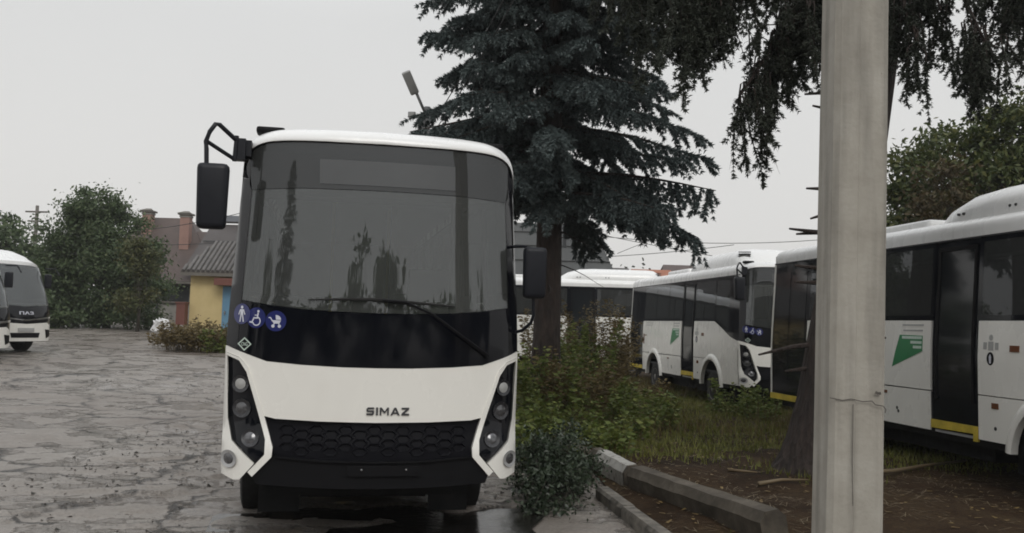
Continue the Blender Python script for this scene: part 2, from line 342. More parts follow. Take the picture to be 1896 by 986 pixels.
class MB:
    def __init__(s): s.v = []; s.f = []
    def add(s, vs, fs):
        k = len(s.v); s.v += [tuple(v) for v in vs]; s.f += [[i + k for i in f] for f in fs]
    def box(s, c, d, rz=0.0, M=None):
        x, y, z = d[0] / 2, d[1] / 2, d[2] / 2; cz, sz = math.cos(rz), math.sin(rz)
        vs = []
        for a, b, cc in ((-x, -y, -z), (x, -y, -z), (x, y, -z), (-x, y, -z), (-x, -y, z), (x, -y, z), (x, y, z), (-x, y, z)):
            vs.append((c[0] + a * cz - b * sz, c[1] + a * sz + b * cz, c[2] + cc))
        s.add(vs, [[0, 3, 2, 1], [4, 5, 6, 7], [0, 1, 5, 4], [1, 2, 6, 5], [2, 3, 7, 6], [3, 0, 4, 7]])
    def tube(s, pts, rad, n=8, cap=True):
        pts = [Vector(p) for p in pts]; rr = rad if hasattr(rad, '__len__') else [rad] * len(pts)
        k = len(s.v); ref = Vector((0.123, 0.37, 0.91))
        for i, p in enumerate(pts):
            d = (pts[min(i + 1, len(pts) - 1)] - pts[max(i - 1, 0)])
            d = d.normalized() if d.length > 1e-9 else Vector((0, 0, 1))
            a = d.cross(ref)
            if a.length < 0.05: a = d.cross(Vector((1, 0, 0)))
            a.normalize(); b = d.cross(a)
            for j in range(n):
                t = 2 * math.pi * j / n; s.v.append(tuple(p + (a * math.cos(t) + b * math.sin(t)) * rr[i]))
        for i in range(len(pts) - 1):
            for j in range(n):
                q = k + i * n; s.f.append([q + j, q + (j + 1) % n, q + n + (j + 1) % n, q + n + j])
        if cap:
            s.f.append([k + j for j in range(n)][::-1]); s.f.append([k + (len(pts) - 1) * n + j for j in range(n)])
    def lathe(s, c, axis, prof, n=24):
        """prof: (along, radius) pairs about axis 'x' or 'y' or 'z' through c"""
        k = len(s.v)
        for a, r in prof:
            for j in range(n):
                t = 2 * math.pi * j / n; p, q = r * math.cos(t), r * math.sin(t)
                s.v.append({'x': (c[0] + a, c[1] + p, c[2] + q), 'y': (c[0] + p, c[1] + a, c[2] + q), 'z': (c[0] + p, c[1] + q, c[2] + a)}[axis])
        for i in range(len(prof) - 1):
            for j in range(n):
                q = k + i * n; s.f.append([q + j, q + (j + 1) % n, q + n + (j + 1) % n, q + n + j])
        s.f.append([k + j for j in range(n)]); s.f.append([k + (len(prof) - 1) * n + j for j in range(n)])
    def build(s, name, mat, parent=None, smooth=False, auto=None): return mobj(name, s.v, s.f, mat, parent, smooth, auto)

def grid_cut(poly, step):
    """fill a 2D outline and slice it so it can bend; returns points and faces"""
    bm = bmesh.new(); bm.faces.new([bm.verts.new((p[0], p[1], 0)) for p in poly])
    for ax in (0, 1):
        lo = min(p[ax] for p in poly); hi = max(p[ax] for p in poly); k = int(math.ceil((hi - lo) / step))
        for i in range(1, k):
            c = [0, 0, 0]; c[ax] = lo + (hi - lo) * i / k; n = [0, 0, 0]; n[ax] = 1
            bmesh.ops.bisect_plane(bm, geom=bm.verts[:] + bm.edges[:] + bm.faces[:], plane_co=c, plane_no=n, dist=1e-5)
    bm.verts.index_update(); bm.normal_update()
    pts = [(v.co.x, v.co.y) for v in bm.verts]; fs = [[v.index for v in f.verts] for f in bm.faces]
    bd = []
    for e in bm.edges:
        if len(e.link_faces) == 1:
            l = e.link_loops[0]; bd.append((l.vert.index, l.link_loop_next.vert.index))
    bm.free(); return pts, fs, bd
def area2(poly): return sum(poly[i][0] * poly[(i + 1) % len(poly)][1] - poly[(i + 1) % len(poly)][0] * poly[i][1] for i in range(len(poly)))
def panel(name, poly, mapf, mat, parent, step=0.08, thick=0.02, off=0.0, flip=False, bev=0.0):
    """a bent sheet: outline poly in surface coordinates, mapf(a,b,depth) -> point; depth grows inwards"""
    if area2(poly) < 0: poly = poly[::-1]
    pts, fs, bd = grid_cut(poly, step); n = len(pts)
    V = [mapf(a, b, off) for a, b in pts] + [mapf(a, b, off + thick) for a, b in pts]
    Fs = [f if not flip else f[::-1] for f in fs] + [[i + n for i in (f[::-1] if not flip else f)] for f in fs]
    for a, b in bd: Fs.append([b, a, a + n, b + n] if not flip else [a, b, b + n, a + n])
    return mobj(name, V, Fs, mat, parent, autosmooth=R(35))
def circle(cx, cy, r, n=24, ry=None): return [(cx + r * math.cos(2 * math.pi * i / n), cy + (ry or r) * math.sin(2 * math.pi * i / n)) for i in range(n)]
def round_box(name, c, d, r, mat, parent, seg=3, taper=None, rz=0.0):
    bm = bmesh.new(); bmesh.ops.create_cube(bm, size=1.0)
    for v in bm.verts:
        v.co.x *= d[0]; v.co.y *= d[1]; v.co.z *= d[2]
        if taper and v.co.z < 0: v.co.x *= taper
    bmesh.ops.bevel(bm, geom=bm.edges[:], offset=r, segments=seg, affect='EDGES', profile=0.6)
    bmesh.ops.rotate(bm, verts=bm.verts, cent=(0, 0, 0), matrix=Matrix.Rotation(rz, 3, 'Z'))
    bmesh.ops.translate(bm, verts=bm.verts, vec=c)
    me = bpy.data.meshes.new(name); bm.to_mesh(me); bm.free(); me.materials.append(MATS[mat])
    me.polygons.foreach_set('use_smooth', [True] * len(me.polygons)); 
    try: me.set_sharp_from_angle(angle=R(50))
    except Exception: pass
    return link(bpy.data.objects.new(name, me), parent)
def text_mesh(txt, bold=0.0):
    cu = bpy.data.curves.new('t', 'FONT'); cu.body = txt; cu.offset = bold; cu.resolution_u = 3
    o = bpy.data.objects.new('t', cu); COL.objects.link(o)
    dg = bpy.context.evaluated_depsgraph_get(); me = bpy.data.meshes.new_from_object(o.evaluated_get(dg))
    V = [tuple(v.co) for v in me.vertices]; Fs = [list(p.vertices) for p in me.polygons]
    bpy.data.objects.remove(o); bpy.data.curves.remove(cu); bpy.data.meshes.remove(me)
    xs = [v[0] for v in V]; ys = [v[1] for v in V]; x0, x1, y0, y1 = min(xs), max(xs), min(ys), max(ys)
    return [((v[0] - x0) / (x1 - x0), (v[1] - y0) / (y1 - y0)) for v in V], Fs
def lettering(name, txt, box, mapf, mat, parent, off=-0.006, bold=0.0):
    pts, fs = text_mesh(txt, bold); a0, b0, a1, b1 = box
    n = len(pts); P = [(a0 + (a1 - a0) * p, b0 + (b1 - b0) * q) for p, q in pts]
    V = [mapf(a, b, off) for a, b in P]
    return mobj(name, V, fs, mat, parent)
GLYPH = {'S': [[(.95, 1), (.95, .78), (.27, .78), (.27, .61), (.05, .61), (.05, .82), (.22, 1)], [(.05, .61), (.27, .61), (.95, .40), (.73, .40)], [(.05, .61), (.22, .61), (.95, .61 - .0), (.95, .40), (.22, .40), (.05, .50)], [(.95, .40), (.73, .40), (.73, .22), (.05, .22), (.05, 0), (.78, 0), (.95, .18)]],
         'I': [[(.05, 0), (.95, 0), (.95, 1), (.05, 1)]],
         'M': [[(.03, 0), (.20, 0), (.20, 1), (.03, 1)], [(.80, 0), (.97, 0), (.97, 1), (.80, 1)], [(.20, 1), (.20, .70), (.46, .25), (.54, .25), (.54, .50)], [(.80, 1), (.54, .50), (.54, .25), (.80, .70)]],
         'A': [[(0, 0), (.22, 0), (.60, 1), (.40, 1)], [(.78, 0), (1, 0), (.60, 1), (.45, .88)], [(.25, .20), (.75, .20), (.68, .38), (.32, .38)]],
         'Z': [[(.05, 1), (.05, .78), (.95, .78), (.95, 1)], [(.05, .22), (.62, .78), (.95, .78), (.38, .22)], [(.05, 0), (.95, 0), (.95, .22), (.05, .22)]]}
def block_letters(name, txt, widths, box, mapf, mat, parent, off, gap=0.10):
    a0, b0, a1, b1 = box; tot = sum(widths) + gap * (len(txt) - 1); x = 0.0; mb = MB()
    for ch, wd in zip(txt, widths):
        for i, poly in enumerate(GLYPH[ch]):
            P = [(a0 + (a1 - a0) * (x + wd * p) / tot, b0 + (b1 - b0) * q) for p, q in poly]
            if area2(P) < 0: P = P[::-1]
            o = off - 0.0004 * i
            n = len(P); mb.add([mapf(a, b, o) for a, b in P] + [mapf(a, b, o + 0.008) for a, b in P], [list(range(n)), list(range(n, 2 * n))[::-1]] + [[(k + 1) % n, k, k + n, (k + 1) % n + n] for k in range(n)])
        x += wd + gap
    return mb.build(name, mat, parent)
def children(o): return [c for c in bpy.data.objects if c.parent is o]
def copy_tree(o, skip=(), parent=None):
    c = o.copy(); COL.objects.link(c); c.parent = parent
    for ch in list(o.children):
        if ch.name.split('.')[0] in skip: continue
        copy_tree(ch, skip, c)
    return c
def smooth(t): t = max(0.0, min(1.0, t)); return t * t * (3 - 2 * t)

# ------------------------------------------------------------------ ground
def gz(x, y):
    return 0.028 * (min(y, 70) - 9 if y > 9 else 0.0) * smooth((1.2 - x) / 4.5)
EDGE = [(-6, 2.35), (4.0, 1.66), (7.65, 1.27), (9.6, 1.02), (11.2, 0.94), (13.4, 0.70), (18, 0.22), (24, -0.35), (34, -1.3), (60, -3.0), (300, -10)]
def edge_x(y):
    for (a, xa), (b, xb) in zip(EDGE, EDGE[1:]):
        if a <= y <= b: return xa + (xb - xa) * (y - a) / (b - a)
    return EDGE[0][1] if y < EDGE[0][0] else EDGE[-1][1]
def vnoise(x, y, seed=0):
    """cheap smooth value noise"""
    def h(i, j):
        t = math.sin(i * 127.1 + j * 311.7 + seed * 74.7) * 43758.5453; return t - math.floor(t)
    xi, yi = math.floor(x), math.floor(y); fx, fy = smooth(x - xi), smooth(y - yi)
    return (h(xi, yi) * (1 - fx) + h(xi + 1, yi) * fx) * (1 - fy) + (h(xi, yi + 1) * (1 - fx) + h(xi + 1, yi + 1) * fx) * fy
def axis(parts):
    out = []
    for a, b, st in parts: out += list(np.arange(a, b - 1e-6, st))
    return out + [parts[-1][1]]
def sheet(name, xs, ys, zf, mat):
    V = [(x, y, zf(x, y)) for y in ys for x in xs]; nx = len(xs)
    Fs = [[j * nx + i, j * nx + i + 1, (j + 1) * nx + i + 1, (j + 1) * nx + i] for j in range(len(ys) - 1) for i in range(nx - 1)]
    o = mobj(name, V, Fs, mat, smooth=True); tag(o, kind='structure'); return o
def yard_z(x, y):
    z = gz(x, y)
    if -14 < x < 2 and 3 < y < 40:
        a = 0.05 * (vnoise(x * 0.45, y * 0.55, 1) - 0.5) + 0.022 * (vnoise(x * 1.5, y * 1.9, 2) - 0.5)
        wx = 2.2 * vnoise(x * 0.8, y * 0.8, 5); wy = 0.9 * vnoise(x * 2.1, y * 2.1, 6)
        n3 = vnoise(x * 0.9 + wx, y * 1.7 + wy, 3); n4 = vnoise(x * 2.6 + wx, y * 4.2 + wy, 9)
        wear = smooth((vnoise(x * .30 + 9, y * .30, 8) - .30) / .22)          # where the top layer has broken up
        a += wear * (0.030 * smooth((n3 - 0.47) / 0.045) + 0.016 * smooth((n4 - 0.5) / 0.06) + 0.009 * (vnoise(x * 9, y * 9, 4) - 0.5))
        z += a * min(1.0, (2 - x) / 2, (40 - y) / 10)
    return z
xs = axis([(-420, -120, 75), (-120, -30, 15), (-30, -9, 0.7), (-9, 2.4, 0.055), (2.4, 60, 9), (60, 420, 90)])
ys = axis([(-120, -10, 22), (-10, 4.5, 1.6), (4.5, 14, 0.042), (14, 24, 0.12), (24, 34, 0.3), (34, 80, 4), (80, 420, 68)])
sheet('yard_ground', xs, ys, yard_z, 'wet_asphalt')
def bed_z(x, y):
    d = x - edge_x(y)
    return 0.03 + 0.07 * smooth(d / 0.5) + 0.09 * (vnoise(x * 0.8, y * 0.8, 21) - 0.5) * smooth(d / 1.0) + 0.05 * (vnoise(x * 3, y * 3, 22) - 0.5) * smooth(d / .4)
V = []; Fs = []
byy = axis([(2, 4, 0.5), (4, 15, 0.12), (15, 34, 0.4), (34, 90, 4)]); bdd = axis([(0.09, 7.5, 0.12), (7.5, 20, 1.0), (20, 120, 20)])
for y in byy:
    for d in bdd: V.append((edge_x(y) + d, y, max(bed_z(edge_x(y) + d, y), gz(edge_x(y) + d, y) + 0.02)))
nx = len(bdd)
Fs = [[j * nx + i, j * nx + i + 1, (j + 1) * nx + i + 1, (j + 1) * nx + i] for j in range(len(byy) - 1) for i in range(nx - 1)]
tag(mobj('planting_bed', V, Fs, 'soil', smooth=True), kind='structure')

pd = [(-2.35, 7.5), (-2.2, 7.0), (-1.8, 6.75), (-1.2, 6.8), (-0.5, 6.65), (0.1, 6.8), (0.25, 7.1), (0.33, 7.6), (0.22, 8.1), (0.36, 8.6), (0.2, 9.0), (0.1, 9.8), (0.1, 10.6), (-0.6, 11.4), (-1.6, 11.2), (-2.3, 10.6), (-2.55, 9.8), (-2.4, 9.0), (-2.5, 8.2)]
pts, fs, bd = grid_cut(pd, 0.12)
simple('dark_water_shade', (0.014, 0.012, 0.010), 0.16, vscale=5, var=0.5, bumps=0.5, bscale=14)
tag(mobj('puddle_and_shade', [(x, y, 0.034) for x, y in pts], fs, 'dark_water_shade', smooth=True), kind='structure')  # standing water, coloured dark to paint the shade under the front bus

# ------------------------------------------------------------------ the low-floor bus (built once, then copied)
L = 8.66
HW = [(0.3, 1.09), (0.56, 1.10), (1.53, 1.112), (1.85, 1.098), (2.49, 1.062), (2.92, 1.045), (3.3, 1.03)]
def hw(z):
    if z <= HW[0][0]: return HW[0][1]
    for (a, p), (b, q) in zip(HW, HW[1:]):
        if z <= b: return p + (q - p) * (z - a) / (b - a)
    return HW[-1][1]
def yf(u, z):
    a = min(1.0, abs(u) / hw(z))
    y = -0.12 * (1 - a * a) + (((a - 0.8) / 0.2) ** 2 * 0.15 if a > 0.8 else 0)
    if z > 1.72: y += 0.035 * (z - 1.72) * smooth((z - 1.72) / 0.3) + (0.2 * (z - 2.85) ** 2 if z > 2.85 else 0)
    if z < 1.0: y -= 0.05 * smooth((1.0 - z) / 0.25)
    return y
def fmap(u, z, t): return (u, yf(u, z) + t, z)
def fixu(u, z): return max(-hw(z), min(hw(z), u))
def fmapc(u, z, t): u = fixu(u, z); return (u, yf(u, z) + t, z)
def smap(sg):
    def f(fr, z, t):
        y = L - fr; return (sg * (hw(z) - t), y + yf(hw(z), z) * max(0.0, 1 - y / 1.2), z)
    return f
def rim(t, off=0.0):
    c, s = math.cos(t), math.sin(t)
    return ((1.04 - off) * math.copysign(abs(c) ** 0.29, c), 2.62 + (0.455 - off) * abs(s) ** 0.29)
RIM = [rim(math.pi * i / 40) for i in range(41)]                      # right -> left over the top
ARCH = lambda cx, cz, r, a0, a1, k=14: [(cx + r * math.cos(a0 + (a1 - a0) * i / k), cz + r * math.sin(a0 + (a1 - a0) * i / k)) for i in range(k + 1)]

def make_bus():
    root = empty('city_bus')
    P = root
    # ---- glazing and black front
    def glass_top(z0): return [p for p in [rim(math.pi * i / 60, 0.012) for i in range(61)] if p[1] >= z0]
    # clear windshield
    wb = [(-1.0, 1.872), (-0.8, 1.84), (-0.56, 1.816), (-0.28, 1.804), (0, 1.80), (0.28, 1.804), (0.56, 1.816), (0.8, 1.84), (1.0, 1.872)]
    ws = wb + [(0.965, 2.69), (0.6, 2.712), (0, 2.716), (-0.6, 2.712), (-0.965, 2.69)]
    g = panel('windshield', ws, fmapc, 'windshield_glass', P, 0.12, 0.006, 0.004)
    g['label'] = 'clear curved windshield'
    top = [(-0.967, 2.694), (-0.6, 2.716), (0, 2.72), (0.6, 2.716), (0.967, 2.694)]
    topo = [p for p in [rim(math.pi * i / 60, 0.01) for i in range(61)] if p[1] > 2.70]
    topo = [(min(max(u, -0.985), 0.985), z) for u, z in topo]
    panel('upper_windshield_band', top + topo, fmapc, 'tinted_glass', P, 0.12, 0.006, 0.004)
    panel('destination_display', [(-0.47, 2.755), (0.55, 2.755), (0.545, 2.94), (-0.475, 2.94)], lambda a, b, t: (a, yf(a, b) + t, b), 'display', P, 0.2, 0.004, -0.001)
    for sg in (-1, 1):                                                # dark edges of the glass
        pts = [(sg * 1.003, 1.872), (sg * 0.968, 2.69), (sg * 0.988, 2.72), (sg * 0.985, 3.0), (sg * 1.035, 2.8), (sg * 1.05, 2.60), (sg * 1.085, 2.0), (sg * 1.105, 1.62), (sg * 1.105, 1.536), (sg * 1.03, 1.51)]
        pts = [(sg * 1.003, 1.875), (sg * 0.968, 2.69), (sg * 0.987, 2.74), (sg * 0.987, 2.98), (sg * 1.03, 2.86), (sg * 1.06, 2.62), (sg * 1.075, 2.4), (sg * 1.0965, 1.95), (sg * 1.108, 1.60), (sg * 1.108, 1.54), (sg * 1.02, 1.50)]
        pts = [(u, z) for u, z in pts]
        panel('pillar_trim', pts, fmapc, 'gloss_black', P, 0.1, 0.03, 0.002)
    ap = [(-1.017, 1.499), (-0.80, 1.432), (-0.55, 1.412), (-0.25, 1.4), (0, 1.398), (0.25, 1.4), (0.55, 1.412), (0.80, 1.432), (1.017, 1.499)] + [(1.0, 1.868), (0.8, 1.836), (0.56, 1.812), (0.28, 1.80), (0, 1.796), (-0.28, 1.80), (-0.56, 1.812), (-0.8, 1.836), (-1.0, 1.868)]
    apron = panel('front_apron', ap, fmapc, 'gloss_black', P, 0.1, 0.03, 0.0)
    # stickers low on the glass
    for k, (u, z, ru) in enumerate(((-0.995, 1.768, 0.062), (-0.888, 1.742, 0.068), (-0.745, 1.722, 0.075))):
        d = panel('pictogram_disc', circle(u, z, ru, 28, 0.076), fmapc, 'icon_blue', P, 0.06, 0.003, -0.004)
        mb = MB()
        def flat(poly):
            pts, fs, bd = grid_cut([(u + a * 0.066 * ru / .075, z + b * 0.068) for a, b in (poly if area2(poly) > 0 else poly[::-1])], 0.05)
            mb.add([fmapc(a, b, -0.0065) for a, b in pts], fs)
        def stroke(pl, wd):
            for (x0, y0), (x1, y1) in zip(pl, pl[1:]):
                dx, dy = x1 - x0, y1 - y0; q = math.hypot(dx, dy) or 1; ox, oy = -dy / q * wd / 2, dx / q * wd / 2
                ex, ey = dx / q * wd * .25, dy / q * wd * .25
                flat([(x0 + ox - ex, y0 + oy - ey), (x0 - ox - ex, y0 - oy - ey), (x1 - ox + ex, y1 - oy + ey), (x1 + ox + ex, y1 + oy + ey)])
        if k == 0:
            flat(circle(0, 0.72, 0.17, 14)); flat([(-0.2, 0.5), (0.2, 0.5), (0.2, -0.1), (-0.2, -0.1)])
            stroke([(-0.22, 0.45), (-0.42, -0.05)], 0.13); stroke([(0.22, 0.45), (0.42, -0.05)], 0.13)
            stroke([(-0.1, -0.1), (-0.22, -0.82)], 0.17); stroke([(0.1, -0.1), (0.25, -0.82)], 0.17)
        elif k == 1:
            flat(circle(0.25, 0.70, 0.14, 14)); stroke([(0.22, 0.5), (0.15, -0.02), (-0.25, -0.02)], 0.16); stroke([(0.2, 0.28), (-0.15, 0.28)], 0.1)
            stroke([(-0.25, -0.02), (-0.5, -0.5), (-0.75, -0.45)], 0.15)
            stroke([(0.05 + 0.45 * math.cos(t), -0.36 + 0.45 * math.sin(t)) for t in [R(200 + 235 * i / 12) for i in range(13)]], 0.12)
        else:
            flat([(-0.4, 0.08), (0.55, 0.08), (0.4, -0.28), (-0.25, -0.28)]); flat([(0.0, 0.14)] + [(0.0 + 0.55 * math.cos(R(a)), 0.14 + 0.5 * math.sin(R(a))) for a in range(0, 100, 12)])
            stroke([(-0.78, 0.35), (-0.6, 0.35), (-0.35, -0.05)], 0.11); stroke([(-0.15, -0.28), (-0.3, -0.5)], 0.1); stroke([(0.3, -0.28), (0.42, -0.5)], 0.1)
            flat(circle(-0.3, -0.55, 0.18, 14)); flat(circle(0.4, -0.55, 0.18, 14))
        mb.build('pictogram', 'icon_white', d)
    dm = panel('gas_sticker', [(-0.965 + a, 1.548 + b) for a, b in ((-0.052, 0), (0, -0.05), (0.052, 0), (0, 0.05))], fmapc, 'print_pale', P, 0.05, 0.003, -0.004)
    panel('sticker_centre', [(-0.965 + a, 1.548 + b) for a, b in ((-0.04, 0), (0, -0.038), (0.04, 0), (0, 0.038))], fmapc, 'black_plastic', dm, 0.05, 0.001, -0.0055)
    lettering('sticker_print', 'CNG', (-0.988, 1.535, -0.942, 1.561), fmapc, 'print_pale', dm, -0.0065, 0.01)
    # ---- white front panel, lamp clusters, bumper corners
    fp = [(-1.108, 1.532), (-0.80, 1.426), (-0.55, 1.406), (-0.25, 1.394), (0, 1.392), (0.25, 1.394), (0.55, 1.406), (0.80, 1.426), (1.108, 1.532), (1.108, 1.485), (1.0, 1.45), (0.93, 1.382), (0.80, 1.03), (0.72, 1.012), (0.4, 0.998), (0, 0.992), (-0.4, 0.998), (-0.72, 1.012), (-0.80, 1.03), (-0.93, 1.382), (-1.0, 1.45), (-1.108, 1.485)]
    panel('front_panel', fp, fmapc, 'white_paint', P, 0.08, 0.03, -0.004)
    block_letters('maker_lettering', 'SIMAZ', (1.0, .26, 1.15, 1.1, 1.0), (-0.07, 1.05, 0.25, 1.106), fmapc, 'badge_grey', P, -0.012, 0.16)
    for sg in (-1, 1):
        q = lambda l: [(sg * a, b) for a, b in l]
        hb = panel('headlight_cluster', q([(1.09, 1.452), (1.0, 1.42), (0.945, 1.34), (0.872, 1.12), (0.79, 0.86), (0.79, 0.765), (0.848, 0.70), (1.022, 0.852), (1.064, 1.0)]), fmapc, 'gloss_black', P, 0.06, 0.02, 0.03)
        panel('headlight_trim', q([(1.106, 1.482), (1.0, 1.447), (0.927, 1.378), (0.796, 1.022), (0.728, 0.81), (0.733, 0.742), (0.865, 0.60), (0.898, 0.632), (0.842, 0.692), (0.784, 0.757), (0.784, 0.865), (0.866, 1.122), (0.94, 1.345), (1.0, 1.428), (1.1, 1.462)]), fmapc, 'white_paint', P, 0.05, 0.06, -0.014)
        panel('bumper_corner', q([(1.11, 1.458), (1.093, 1.45), (1.068, 1.0), (1.027, 0.845), (0.855, 0.692), (0.955, 0.575), (1.0, 0.57), (1.105, 0.60), (1.11, 1.0)]), fmapc, 'white_paint', P, 0.05, 0.06, -0.012)
        for k, (u, z, r) in enumerate(((0.985, 1.255, 0.046), (0.968, 1.078, 0.050), (0.895, 0.870, 0.046), (1.045, 0.715, 0.046))):
            par = hb if k < 3 else P
            o_ = 0.026 if k < 3 else -0.016
            def dome(rr, h):
                def f(a_, b_, t): q_ = min(1.0, math.hypot(a_ - sg * u, b_ - z) / rr); return fmapc(a_, b_, t - h * (1 - q_ * q_))
                return f
            bz = panel('lamp_ring' if k < 3 else 'fog_lamp', circle(sg * u, z, r * 1.36, 28), dome(r * 1.36, -0.02), 'lamp_bezel' if k < 3 else 'step_metal', par, 0.03, 0.02, o_ - 0.012)
            panel('lamp_lens', circle(sg * u, z, r, 24), dome(r, 0.014), 'lamp_lens' if k == 0 else 'lamp_glass', par if k < 3 else bz, 0.025, 0.01, o_ + 0.002)
    # ---- grille with scooped cells, lower bumper, plate holder
    gp = [(-0.79, 1.022), (-0.4, 0.994), (0, 0.988), (0.4, 0.994), (0.79, 1.022), (0.722, 0.80), (0.72, 0.745), (0.4, 0.72), (0, 0.712), (-0.4, 0.72), (-0.72, 0.745), (-0.722, 0.80)]
    gr = panel('grille', gp, fmapc, 'grille_plastic', P, 0.08, 0.03, 0.035)
    cm = None
    for i in range(-6, 7):
        for j in range(4):
            u = i * 0.105; z = 0.935 - j * 0.062 - (0.031 if i % 2 else 0.0)
            if z < 0.755 or z > 0.96 or abs(u) > 0.66: continue
            if cm is None:
                mb = MB(); n = 6; ro, ri = 0.058, 0.044
                ring = lambda r, y, sh=0.0: [(r * 1.05 * math.cos(R(60 * a)), y, r * 0.62 * math.sin(R(60 * a)) + sh) for a in range(6)]
                vs = ring(ro, 0.0) + ring(ro * 0.92, -0.007) + ring(ri * 1.12, -0.007) + ring(ri * 0.85, 0.004, 0.006)
                fs = [[r * 6 + a, r * 6 + (a + 1) % 6, (r + 1) * 6 + (a + 1) % 6, (r + 1) * 6 + a] for r in range(3) for a in range(6)] + [[18 + a for a in range(6)]]
                mb.add(vs, fs); o = mb.build('grille_cell', 'grille_plastic', gr); cm = o.data
            else:
                o = link(bpy.data.objects.new('grille_cell', cm), gr)
            o.location = (u, yf(u, z) + 0.034, z); o.rotation_euler.z = math.atan2(yf(u + .02, z) - yf(u - .02, z), 0.04)
    lb = [(-0.716, 0.742), (-0.4, 0.716), (0, 0.708), (0.4, 0.716), (0.716, 0.742), (0.73, 0.735), (0.86, 0.60), (0.84, 0.545), (0.4, 0.52), (0, 0.515), (-0.4, 0.52), (-0.84, 0.545), (-0.86, 0.60), (-0.73, 0.735)]
    panel('lower_bumper', lb, fmapc, 'black_plastic', P, 0.08, 0.05, 0.01)
    panel('bumper_lip', [(-0.712, 0.75), (-0.4, 0.724), (0, 0.716), (0.4, 0.724), (0.712, 0.75), (0.712, 0.737), (0.4, 0.711), (0, 0.703), (-0.4, 0.711), (-0.712, 0.737)], fmapc, 'black_plastic', P, 0.1, 0.03, -0.012)
    ph = panel('plate_holder', [(-0.19, 0.612), (0.335, 0.612), (0.335, 0.69), (-0.19, 0.69)], fmapc, 'black_plastic', P, 0.1, 0.03, -0.012)
    for u in (-0.09, 0.235):
        mb = MB(); mb.lathe((u, yf(u, 0.66) - 0.014, 0.66), 'y', [(0.0, 0.009), (-0.006, 0.007), (-0.007, 0.001)], 10); mb.build('bolt', 'chrome', ph)
    # ---- wiper
    mb = MB(); wy = lambda u, z, o: (u, yf(u, z) - o, z)
    mb.tube([wy(0.835, 1.50, 0.02), wy(0.6, 1.66, 0.05), wy(0.40, 1.80, 0.055), wy(0.20, 1.885, 0.045)], [0.017, 0.014, 0.011, 0.009], 6)
    mb.tube([wy(0.20, 1.885, 0.045), wy(0.02, 1.895, 0.035)], 0.012, 6)
    wi = mb.build('wiper_arm', 'black_plastic', P)
    mb = MB(); mb.tube([wy(-0.52, 1.885, 0.012), wy(-0.2, 1.90, 0.016), wy(0.0, 1.90, 0.022), wy(0.25, 1.888, 0.016), wy(0.57, 1.868, 0.012)], [0.005, 0.010, 0.014, 0.010, 0.005], 6)
    mb.build('wiper_blade', 'rubber', wi)
    # ---- mirrors
    mi = round_box('mirror_housing', (-1.222, -0.16, 2.605), (0.225, 0.13, 0.475), 0.045, 'mirror_plastic', P, 3, 0.9)
    mb = MB(); A = (-1.272, -0.16, 2.82); yb = -0.10
    mb.tube([A, (-1.278, -0.16, 2.95), (-1.285, -0.155, 3.0), (-1.262, -0.15, 3.075), (-1.225, -0.14, 3.135), (-1.20, -0.13, 3.135), (-1.085, -0.02, 3.045)], 0.017, 8)
    mb.tube([(-1.275, -0.155, 3.0), (-1.2, -0.1, 2.96), (-1.095, -0.02, 2.905)], 0.015, 8)
    mb.tube([(-1.085, -0.02, 3.08), (-1.095, -0.02, 2.89)], 0.017, 8)
    mb.box((-1.055, 0.03, 2.985), (0.07, 0.10, 0.16)); mb.box((-1.01, 0.08, 3.0), (0.06, 0.12, 0.12))
    mb.build('mirror_arm', 'mirror_plastic', mi, auto=R(40))
    m2 = round_box('mirror_housing', (1.195, -0.02, 2.15), (0.18, 0.12, 0.40), 0.04, 'mirror_plastic', P, 3, 0.95)
    mb = MB(); mb.tube([(1.19, -0.02, 1.97), (1.195, -0.02, 1.82), (1.18, 0.0, 1.76), (1.13, 0.08, 1.70), (1.07, 0.14, 1.68)], 0.013, 8)
    mb.tube([(1.17, -0.02, 2.34), (1.12, 0.06, 2.36), (1.04, 0.14, 2.36)], 0.012, 8)
    mb.build('mirror_arm', 'mirror_plastic', m2, auto=R(40))
    # ---- roof
    nR = 60; NS = 2 / 4.5
    def arch(t, k): # k=0 windshield rim, 1 full roof
        c, s_ = math.cos(t), math.sin(t)
        a0 = (1.045 * math.copysign(abs(c) ** 0.29, c), 2.62 + 0.455 * abs(s_) ** 0.29)
        a1 = (1.047 * math.copysign(abs(c) ** NS, c), 2.905 + 0.30 * abs(s_) ** NS)
        return (a0[0] * (1 - k) + a1[0] * k, a0[1] * (1 - k) + a1[1] * k)
    def rstat(d, k, lift): return [(d, k, lift)]
    stations = [(0.012, 0.0), (-0.018, 0.0), (-0.022, 0.12), (-0.006, 0.40), (0.03, 0.66), (0.09, 0.86), (0.2, 0.96), (0.45, 1.0)]
    V = []; Fs = []
    for d, k in stations:
        for i in range(nR + 1):
            t = math.pi * i / nR; u, z = arch(t, k); u0, z0 = arch(t, 0)
            lo = 2.70                                              # the rim follows the glass only across the top
            zz = max(z, 2.905) if z0 > 2.9 else max(z, 2.9 - 0.0)
            V.append((u, yf(fixu(u0, z0), z0) + d, max(z, 2.80)))
    for y in (1.2, 3.0, 5.0, 7.0, L - 0.15, L - 0.03, L):
        for i in range(nR + 1):
            u, z = arch(math.pi * i / nR, 1.0); sh = 0.0 if y < L - 0.1 else (0.03 if y < L - 0.01 else 0.10)
            V.append((u * (1 - sh * 0.25), y, z - sh * (z - 2.85)))
    ns = len(stations) + 7
    for r in range(ns - 1):
        for i in range(nR): q = r * (nR + 1) + i; Fs.append([q, q + 1, q + nR + 2, q + nR + 1])
    mobj('roof', V, [f[::-1] for f in Fs], 'roof_paint', P, autosmooth=R(40))
